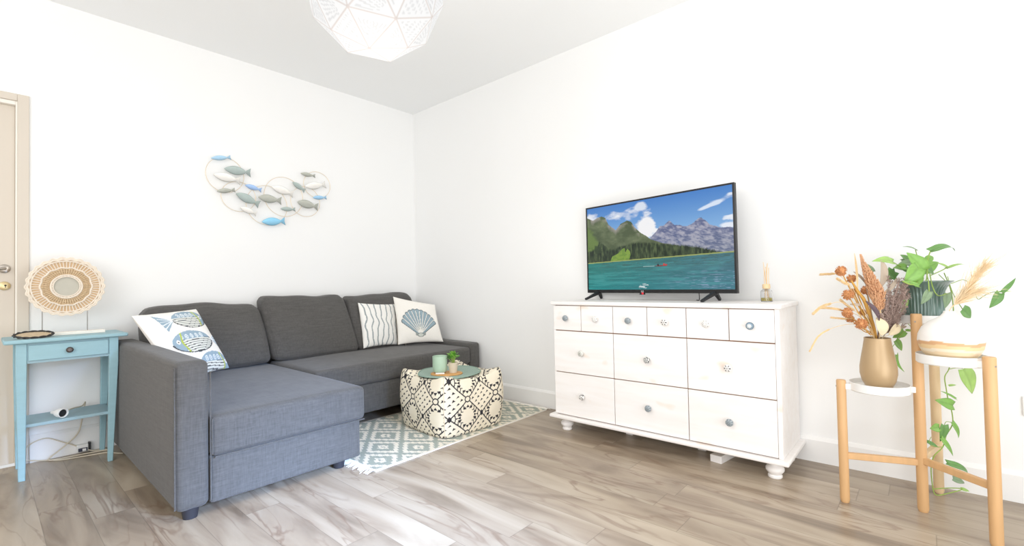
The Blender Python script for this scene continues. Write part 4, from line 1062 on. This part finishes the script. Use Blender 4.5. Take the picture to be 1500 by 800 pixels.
# peach plume
pl = thing('dried_plume', tuple(VM), 'tall pointed peach dried plume in the bronze vase', 'dried flower')
ctr = smooth_path([B3(1260.5, 373, -.03), B3(1265, 386, -.03), B3(1272, 402, -.03), B3(1280, 420, -.03), B3(1286, 436, -.03), B3(1289, 454, -.03)], 8)
rad = np.interp(np.linspace(0, 1, len(ctr)), [0, .15, .3, .55, .8, 1], np.array([1.0, 2.3, 4.4, 8.2, 10.5, 5])/FPX*DB)
mb = MB(); mb.tube(ctr, rad*.5, 8)
for k in range(900):
    i = RNG.integers(0, len(ctr)-1); p = ctr[i]; ax = ctr[max(i-1, 0)]-ctr[min(i+1, len(ctr)-1)]; ax /= np.linalg.norm(ax)
    d = RNG.normal(size=3); d -= ax*(d@ax); d /= np.linalg.norm(d); r = rad[i]
    b_ = p+d*r*.45; mb.tube([b_, b_+d*r*.35+ax*r*.2, b_+d*r*RNG.uniform(.4, .65)+ax*r*.6], [.0018, .0022, .0006], 4)
mb.build('plume', MT['amber'], pl, smooth=True)
sm = MB(); path_mesh(sm, [ctr[-1], B3(1291, 472, -.02), VM+np.array([0, 0, -.03])], .0028); sm.build('stem', MT['straw'], pl, smooth=True)
# grass heads
gr = [([(1193, 458), (1203, 450), (1215, 445.5), (1232, 443), (1252, 455), (1272, 476)], 1.9, 'dried straw grass head reaching furthest from the bronze vase'),
      ([(1203, 451), (1220, 452), (1240, 456), (1258, 463), (1274, 478)], 1.7, 'dried straw grass head just above the middle of the bunch'),
      ([(1220, 465.5), (1236, 467), (1252, 468), (1268, 480)], 1.3, 'short dried straw grass head near the lowest orange flower'),
      ([(1204.5, 402), (1216, 401.5), (1228, 403), (1245, 420), (1268, 470)], 1.8, 'dried straw grass head level with the topmost orange flower'),
      ([(1229, 410), (1238, 415), (1248, 421), (1262, 448), (1276, 478)], 2.0, 'dried straw grass head crossing under the topmost orange flower'),
      ([(1187.5, 512), (1198, 494), (1212, 484), (1232, 477), (1254, 475), (1276, 482)], 1.0, 'long drooping grass arching down beside the bronze vase'),
      ([(1233, 441), (1247, 452), (1262, 462), (1276, 476)], 1.8, 'thick straw stalk leaning over the ochre stem'),]
for i, (pp_, rp, lab) in enumerate(gr):
    g = thing('dried_grass', tuple(VM), lab, 'dried grass'); dd = -.03+.02*(i % 4)
    pts = [B3(x, y, dd) for x, y in pp_]; ctr = smooth_path(pts, 8); n = len(ctr); hr = rp/FPX*DB
    sm = MB(); sm.tube(ctr+[VM+np.array([0, 0, -.03])], .0011, 5); sm.build('stem', MT['straw'], g, smooth=True)
    hm = MB()
    for k in range(0, int(n*.45)):
        p = ctr[k]; ax = (ctr[k]-ctr[k+1]); ax /= np.linalg.norm(ax)
        for j in range(9):
            d = RNG.normal(size=3); d -= ax*(d@ax); d /= np.linalg.norm(d); q_ = p+(ctr[k+1]-p)*j/9
            hm.tube([q_, q_+ax*.006+d*hr*.8, q_+ax*.013+d*hr*.9], [.0010, .0013, .0004], 4)
    hm.build('seed_head', MT['straw'], g, smooth=True)
# leaves in the bunch
def single_leaf(base, tip, w, color, lab, m, dd=0, shape='blade', curl=.12, fold=.4, name='dried_leaf'):
    mb = MB(); cs = []; leafmesh(mb, cs, B3(*base, dd), B3(*tip, dd+.01), w/FPX*DB, -CF+np.array([0, 0, .2]), color, curl, fold, shape, 14)
    sm_ = B3(*base, dd); mb.tube([sm_, (sm_+VM)/2, VM+np.array([0, 0, -.03])], .0018, 5)
    cs2 = np.array(cs+[lin(color)]*(len(mb.v)-len(cs)))
    o = mb.build(name, m, smooth=True, col=cs2, angle=180); sd = o.modifiers.new('t', 'SOLIDIFY'); sd.thickness = .0008
    return tag(o, lab, 'dried leaf')
single_leaf((1290, 420), (1291, 381), 11, (180, 164, 146), 'tall curled taupe dried leaf beside the peach plume', MT['taupe'], .0)
single_leaf((1288, 468), (1268, 441), 7, (92, 74, 80), 'dark purple curved dried leaf below the peach plume', MT['purple'], -.05)
single_leaf((1292, 492), (1284, 465), 17, (222, 206, 172), 'wide pale cream dried leaf at the mouth of the bronze vase', MT['cream'], -.05, 'oval')
single_leaf((1302, 491), (1316, 474), 12, (224, 208, 196), 'pinkish pale dried leaf at the mouth of the bronze vase', MT['cream'], -.03, 'oval')
single_leaf((1293, 432), (1314, 407), 6, (172, 156, 144), 'narrow arched taupe dried leaf over the mauve brush', MT['taupe'], -.01)
single_leaf((1268, 416), (1250, 398), 4, (150, 160, 110), 'narrow olive blade beside the ochre stalk', MT['taupe'], .01)
single_leaf((1308, 482), (1328, 478), 4, (168, 150, 140), 'small grey dried leaf sticking out past the bronze vase rim', MT['taupe'], -.01)
single_leaf((1262, 447), (1245, 446), 4, (150, 140, 80), 'small olive curled blade near the lower orange flowers', MT['taupe'], -.02)
# mauve brush
br = thing('dried_brush', tuple(VM), 'bushy mauve brown dried filler spray beside the green pot', 'dried flower')
mb = MB(); sm = MB()
for k in range(68):
    tx = RNG.uniform(1289, 1333); ty = RNG.uniform(404, 472); 
    if tx < 1300 and ty < 430: ty += 25
    dd = RNG.uniform(-.07, .06); e = B3(tx, ty, dd); s_ = B3(1300, 488, 0); mid = (e+s_)/2+RNG.normal(size=3)*.006
    ctr = smooth_path([s_, mid, e], 7); sm.tube(ctr, .0010, 4)
    for i in range(3, len(ctr)):
        for j in range(7):
            d = RNG.normal(size=3); d /= np.linalg.norm(d); L_ = RNG.uniform(.005, .012)
            mb.tube([ctr[i], ctr[i]+d*L_*.6+[0, 0, .002], ctr[i]+d*L_+[0, 0, .003]], [.0007, .0009, .0012], 3)
mb.build('spray', MT['brown'], br); sm.build('stem', MT['brown'], br)

# white vase and pampas
wz = zM; wc_ = cM+np.array([-.006, .0])
n, prof = 72, [(.0001, 0), (.050, 0), (.064, .005), (.081, .024), (.091, .046), (.0955, .070), (.093, .094), (.082, .120), (.062, .140), (.040, .154), (.025, .165), (.0175, .176), (.0165, .182), (.0135, .182), (.0135, .168), (.0001, .16)]
pr_ = []
for (r0, z0_), (r1, z1_) in zip(prof[:-1], prof[1:]):
    for t in np.linspace(0, 1, 7)[:-1]: pr_.append((r0+(r1-r0)*t, z0_+(z1_-z0_)*t))
pr_.append(prof[-1]); vs = []; cs = []
WV = lin((246, 244, 240)); B1 = lin((214, 168, 124)); B2 = lin((230, 200, 152)); B3c = lin((240, 226, 202))
for r, z in pr_:
    for k in range(n):
        a = 2*pi*k/n; vs.append((wc_[0]+r*math.cos(a), wc_[1]+r*math.sin(a), wz+z)); zz = z+.0025*math.sin(a*3+z*40)
        c = WV
        if .060 < zz < .072: c = B1
        elif .046 < zz <= .060: c = B2
        elif .036 < zz <= .046: c = B3c
        elif .016 < zz <= .036: c = B2*.6+B3c*.4
        elif zz <= .016: c = B2
        cs.append(c)
fs = [(i*n+k, i*n+(k+1) % n, (i+1)*n+(k+1) % n, (i+1)*n+k) for i in range(len(pr_)-1) for k in range(n)]
tag(MB().add(vs, fs).build('white_vase', MT['attrvase'], smooth=True, col=np.array(cs), angle=180), 'squat white vase with sandy orange bands on the middle tray', 'vase')
WM = np.array([wc_[0], wc_[1], wz+.180]); DW = float((WM-CAM)@CF)
for gi, (tipxy, n_h, spread_, lab, dd) in enumerate([((1441, 392), 620, 9, 'taller fluffy cream pampas plume in the white vase', 0), ((1432, 428), 420, 8, 'lower spreading cream pampas plume in the white vase', .03)]):
    pg = thing('pampas_grass', tuple(WM), lab, 'pampas grass'); 
    ctr = smooth_path([WM+np.array([0, 0, -.08]), WM, at(WM_x := 1408, 438, DW+dd*.3), at((1408+tipxy[0])/2, (438+tipxy[1])/2-3, DW+dd*.7), at(*tipxy, DW+dd)], 8)
    sm = MB(); sm.tube(ctr, .0014, 5); sm.build('stem', MT['straw'], pg, smooth=True); mb = MB()
    n0 = 12
    for k in range(n_h):
        i = int(RNG.integers(n0, len(ctr)-1)); p = ctr[i]; ax = ctr[i+1]-ctr[i-1]; ax /= np.linalg.norm(ax)
        d = RNG.normal(size=3); d -= ax*(d@ax); d /= np.linalg.norm(d); L_ = RNG.uniform(.02, .062)*(1 if k % 9 else 2.2); s_ = RNG.uniform(.15, .55)
        e = p+ax*L_+d*L_*s_; m_ = p+ax*L_*.5+d*L_*s_*.65; m_[2] += .002
        mb.tube([p, m_, e+np.array([0, 0, -.004*RNG.random()])], [.0007, .0006, .0003], 3, False)
    tag(mb.build('plume', MT['pampas'], pg), kind='stuff')

# pothos in the green ribbed pot
pc2 = (cT[0], cT[1], zT); DT = float((np.array([*cT, zT])-CAM)@CF)
pt = thing('potted_pothos', pc2, 'trailing green pothos in a dark green ribbed pot on the highest tray', 'plant')
n = 144; vs = []; prof = [(.0001, 0), (.063, 0), (.0655, .003), (.0655, .009), (.063, .013), (.0645, .10), (.067, .118), (.072, .130), (.083, .146), (.0965, .157), (.0965, .160), (.093, .160), (.079, .146), (.068, .128), (.063, .11), (.061, .10), (.0001, .10)]
for i, (r, z) in enumerate(prof):
    for k in range(n):
        a = 2*pi*k/n; rb = .0016*(1 if (k % 4) in (0, 1) else -1) if 4 <= i <= 7 else 0
        vs.append((pc2[0]+(r+rb)*math.cos(a), pc2[1]+(r+rb)*math.sin(a), pc2[2]+z))
fs = [(i*n+k, i*n+(k+1) % n, (i+1)*n+(k+1) % n, (i+1)*n+k) for i in range(len(prof)-1) for k in range(n)]
MB().add(vs, fs).build('pot', MT['potgreen'], pt, smooth=True, angle=50)
MB().lathe([(.0001, .135), (.068, .133), (.067, .128), (.0001, .126)], pc2, 32).build('soil', MT['soil'], pt)
fo = MB(); fcs = []; vn = MB()
G1, G2, G3, G4 = (128, 176, 82), (104, 150, 80), (160, 196, 104), (134, 158, 122)
def T3(x, y, dd=0): return at(x, y, DT+dd)
crown = np.array([pc2[0], pc2[1], pc2[2]+.135])
NF = -CF
LV = [ # base, tip, width px, depth offset, colour, normal bias, curl
 ((1363, 368), (1399, 368), 13, -.04, G2, (0, 0, 1.4), .22), ((1353, 396), (1328, 370), 25, -.06, G1, (0, 0, .1), .05), ((1345, 392), (1324.5, 414), 25, -.08, G1, (0, 0, .1), .05),
 ((1308, 384), (1277, 383), 14, -.02, G3, (0, 0, .8), .15), ((1350, 396), (1375, 384), 18, .03, G1, (0, 0, .3), .05), ((1343, 367), (1322, 361.5), 6, .02, G4, (0, 0, 1.5), .12),
 ((1346, 419), (1322, 412), 9, -.10, G1, (0, 0, .9), .05), ((1360.5, 427), (1349, 446), 13, -.12, G4, (0, 0, .0), .05), ((1387, 430), (1384, 452), 13, -.10, G4, (0, 0, .0), .05),
 ((1387, 391), (1372, 385), 6, .0, G3, (0, 0, 1), .05), ((1387, 393), (1413, 387.5), 4.5, .0, G3, (0, 0, 1.4), .1), ((1311, 398), (1290, 413), 14, .03, G2, (0, 0, .2), .05),
 ((1279, 398), (1268, 386), 8, .03, G4, (0, 0, .2), .05), ((1327, 440), (1320, 458), 9, .0, G3, (0, 0, 0), .05), ((1300, 396), (1313, 412), 13, .02, G2, (0, 0, .2), .05),
 ((1346, 404), (1341, 421), 14, -.07, G1, (0, 0, .1), .05), ((1357, 392), (1368, 402), 12, -.03, G2, (0, 0, .4), .05), ((1330, 396), (1317, 392), 10, .0, G2, (0, 0, .4), .05),
 # right-hand trailing vine
 ((1464, 429.5), (1449, 451.5), 15, -.13, G2, (0, 0, .1), .06), ((1468, 428), (1488, 407), 6, -.17, G2, (.2, 0, .6), .08), ((1410, 453), (1422, 466), 17, -.06, G2, (0, 0, .1), .05), ((1459, 428), (1484, 427), 2.4, -.15, G3, (0, 0, 1), .03),
 # low, left of the tall leg
 ((1324, 485), (1307.5, 495), 14, .04, G1, (0, 0, .2), .06), ((1312, 499), (1321, 514), 12, .04, G1, (0, 0, .2), .06), ((1314, 520), (1325, 545), 8, .05, G1, (.2, 0, .2), -.16), ((1327, 484), (1337, 484), 4, .05, G1, (0, 0, .6), .06),
]
_lr = random.Random(3)
for k in range(14):
    a = _lr.uniform(0, 2*pi); bx, by = 1353+_lr.uniform(-34, 26), 400-_lr.uniform(2, 22); L_ = _lr.uniform(12, 22)
    LV.append(((bx, by), (bx+L_*math.cos(a), by-abs(L_*math.sin(a))*.6+4), _lr.uniform(6, 13), _lr.uniform(-.02, .09), _lr.choice([G1, G2, G3, G4]), (0, 0, _lr.uniform(.2, 1.2)), .08))
for b_, t_, w_, dd, c, nb, cu in LV:
    w3 = w_/FPX*DT; bb, tt = T3(*b_, dd), T3(*t_, dd+.012)
    leafmesh(fo, fcs, bb, tt, w3, NF+np.array(nb), c, cu, .18)
def vine(pts, dd, r=.0019, f=T3): path_mesh(vn, [f(x, y, dd_) for (x, y), dd_ in zip(pts, dd)], r)
def const(n_, v): return [v]*n_
vine([(1350, 404), (1352, 412), (1357, 410), (1358.5, 395), (1359, 380), (1363, 368)], [0, -.06, -.07, -.05, -.04, -.04], .0024)
vine([(1350, 404), (1347, 398), (1345, 392)], [0, -.04, -.08]); vine([(1350, 404), (1353, 396)], [0, -.06])
vine([(1340, 402), (1325, 394), (1308, 384)], [.0, -.01, -.02]); vine([(1350, 404), (1346, 385), (1341, 366)], [0, .02, .02]); vine([(1362, 404), (1380, 396), (1387, 392)], const(3, 0))
vine([(1352, 405), (1338, 417), (1322, 412)], [0, -.1, -.1], .0026); vine([(1358, 404), (1360, 412), (1361, 427)], [-.04, -.11, -.12]); vine([(1362, 400), (1366, 420), (1374, 433), (1387, 430)], [-.05, -.11, -.12, -.10])
vine([(1375, 402), (1390, 415), (1400, 413), (1412, 410), (1425, 420), (1432, 438), (1442, 433), (1454, 428), (1468, 428)], [0, .0, .0, -.02, -.04, -.07, -.10, -.12, -.14], .0014)
vine([(1388, 405), (1396, 430), (1410, 453)], [.0, -.02, -.05], .0014)
vine([(1335, 404), (1322, 430), (1328, 470), (1340, 484), (1324, 485)], [.02, .06, .08, .06, .04], .0014); vine([(1324, 485), (1316, 495), (1312, 499)], const(3, .04), .0012); vine([(1328, 484), (1306, 510), (1306, 521), (1314, 520)], const(4, .05), .0012)
# hanging cascade behind the middle tray
DCs = .02
vine([(1383, 400), (1394, 430), (1397, 470), (1395, 510), (1390.5, 539), (1384, 552), (1386, 569.5), (1389, 586), (1394.6, 605), (1395, 622), (1386, 638), (1381, 655), (1368.5, 668), (1364, 685), (1366, 712), (1371, 725), (1388, 723), (1410, 716.5), (1390, 715), (1368, 716.5)],
     [.0, .05, .06, .05, .02, .0, -.02, -.02, -.02, -.02, -.02, -.03, -.04, -.04, -.04, -.05, -.05, -.05, -.03, -.02], .0020)
vine([(1390, 541), (1401, 539), (1411, 540)], const(3, .0), .0014)
vine([(1395, 619), (1386, 618), (1383, 624)], const(3, -.02), .0012)
vine([(1381, 655), (1366, 654), (1361, 648), (1364, 640)], const(4, -.03), .0012)
for b_, t_, w_, c, nb, cu in [((1411, 541), (1424, 577), 25, G3, (0, 0, .2), .06), ((1396, 594), (1369.5, 586), 17, G1, (0, 0, .3), .06), ((1400, 584), (1378, 573), 5, G1, (0, 0, 1), .05), ((1395, 619), (1404, 642), 8, G1, (.3, 0, 0), .1),
        ((1376, 626), (1362, 628), 13, G1, (0, 0, .2), .06), ((1383, 623), (1377, 647), 14, G2, (0, 0, .1), .06), ((1379, 642), (1396, 668), 8, G1, (.2, 0, .2), .06), ((1358, 647), (1375, 656), 6, G2, (0, 0, .6), .06),
        ((1387, 678), (1418, 694), 10, G2, (0, 0, .7), .16), ((1396, 701), (1413, 708), 9, G4, (0, 0, .3), .08), ((1408, 716), (1420, 720), 5, G3, (0, 0, .6), .05), ((1390, 565), (1401, 564), 3.5, G3, (0, 0, 1), .05)]:
    leafmesh(fo, fcs, T3(*b_, -.03), T3(*t_, -.02), w_/FPX*DT, NF+np.array(nb), c, cu, .15)
o = fo.build('foliage', MT['leaf'], pt, smooth=True, col=np.array(fcs), angle=180)
sd = o.modifiers.new('t', 'SOLIDIFY'); sd.thickness = .0006
vn.build('vine', MT['vine'], pt, smooth=True)

# ================================================================== LIGHT
W = bpy.data.worlds.new('world'); SC.world = W; W.use_nodes = True
bg = W.node_tree.nodes['Background']; bg.inputs[0].default_value = (.985, .995, 1, 1); bg.inputs[1].default_value = .64
def area(name, loc, rot, sx, sy, power, color):
    l = bpy.data.lights.new(name, 'AREA'); l.shape = 'RECTANGLE'; l.size = sx; l.size_y = sy; l.energy = power; l.color = color
    o = bpy.data.objects.new(name, l); COL.objects.link(o); o.location = loc
    o.rotation_euler = Vector(rot).to_track_quat('-Z', 'Y').to_euler(); return o
# daylight through a window behind the photographer; the other area lamps are added fills
area('daylight', (-2.2, -5.3, 1.0), (.0, 1, -.12), 2.6, 1.4, 28, (.90, .95, 1.0))
lw = area('chaise_fill', (-1.72, -4.7, 1.25), (-.045, 1, -.44), .45, .5, 13, (.38, .58, 1.0)); lw.data.spread = math.radians(33)  # added narrow blue beam that tints the chaise front, no source of its own
area('ceiling_fill', (-2.4, -4.9, .20), (.10, .45, 1), 2.4, 1.4, 36, (.97, .985, 1.0))  # added lamp facing up to brighten the ceiling in place of bounced light
area('side_fill', (-4.7, -3.6, 1.6), (1, .75, -.05), 2.6, 2.0, 50, (1.0, .985, .965))  # added fill that whitens the walls; no window is known on this side
pl_ = bpy.data.lights.new('lamp_bulb', 'POINT'); pl_.energy = 13; pl_.shadow_soft_size = .24; pl_.color = (1, .95, .88)
po = bpy.data.objects.new('lamp_bulb', pl_); COL.objects.link(po); po.location = (pc_.x, pc_.y, pc_.z-R0-.28)
SC.view_settings.view_transform = 'Standard'; SC.view_settings.look = 'None'; SC.view_settings.exposure = .25; SC.view_settings.gamma = 1.04
SC.cycles.max_bounces = 8; SC.cycles.diffuse_bounces = 5; SC.cycles.use_denoising = True
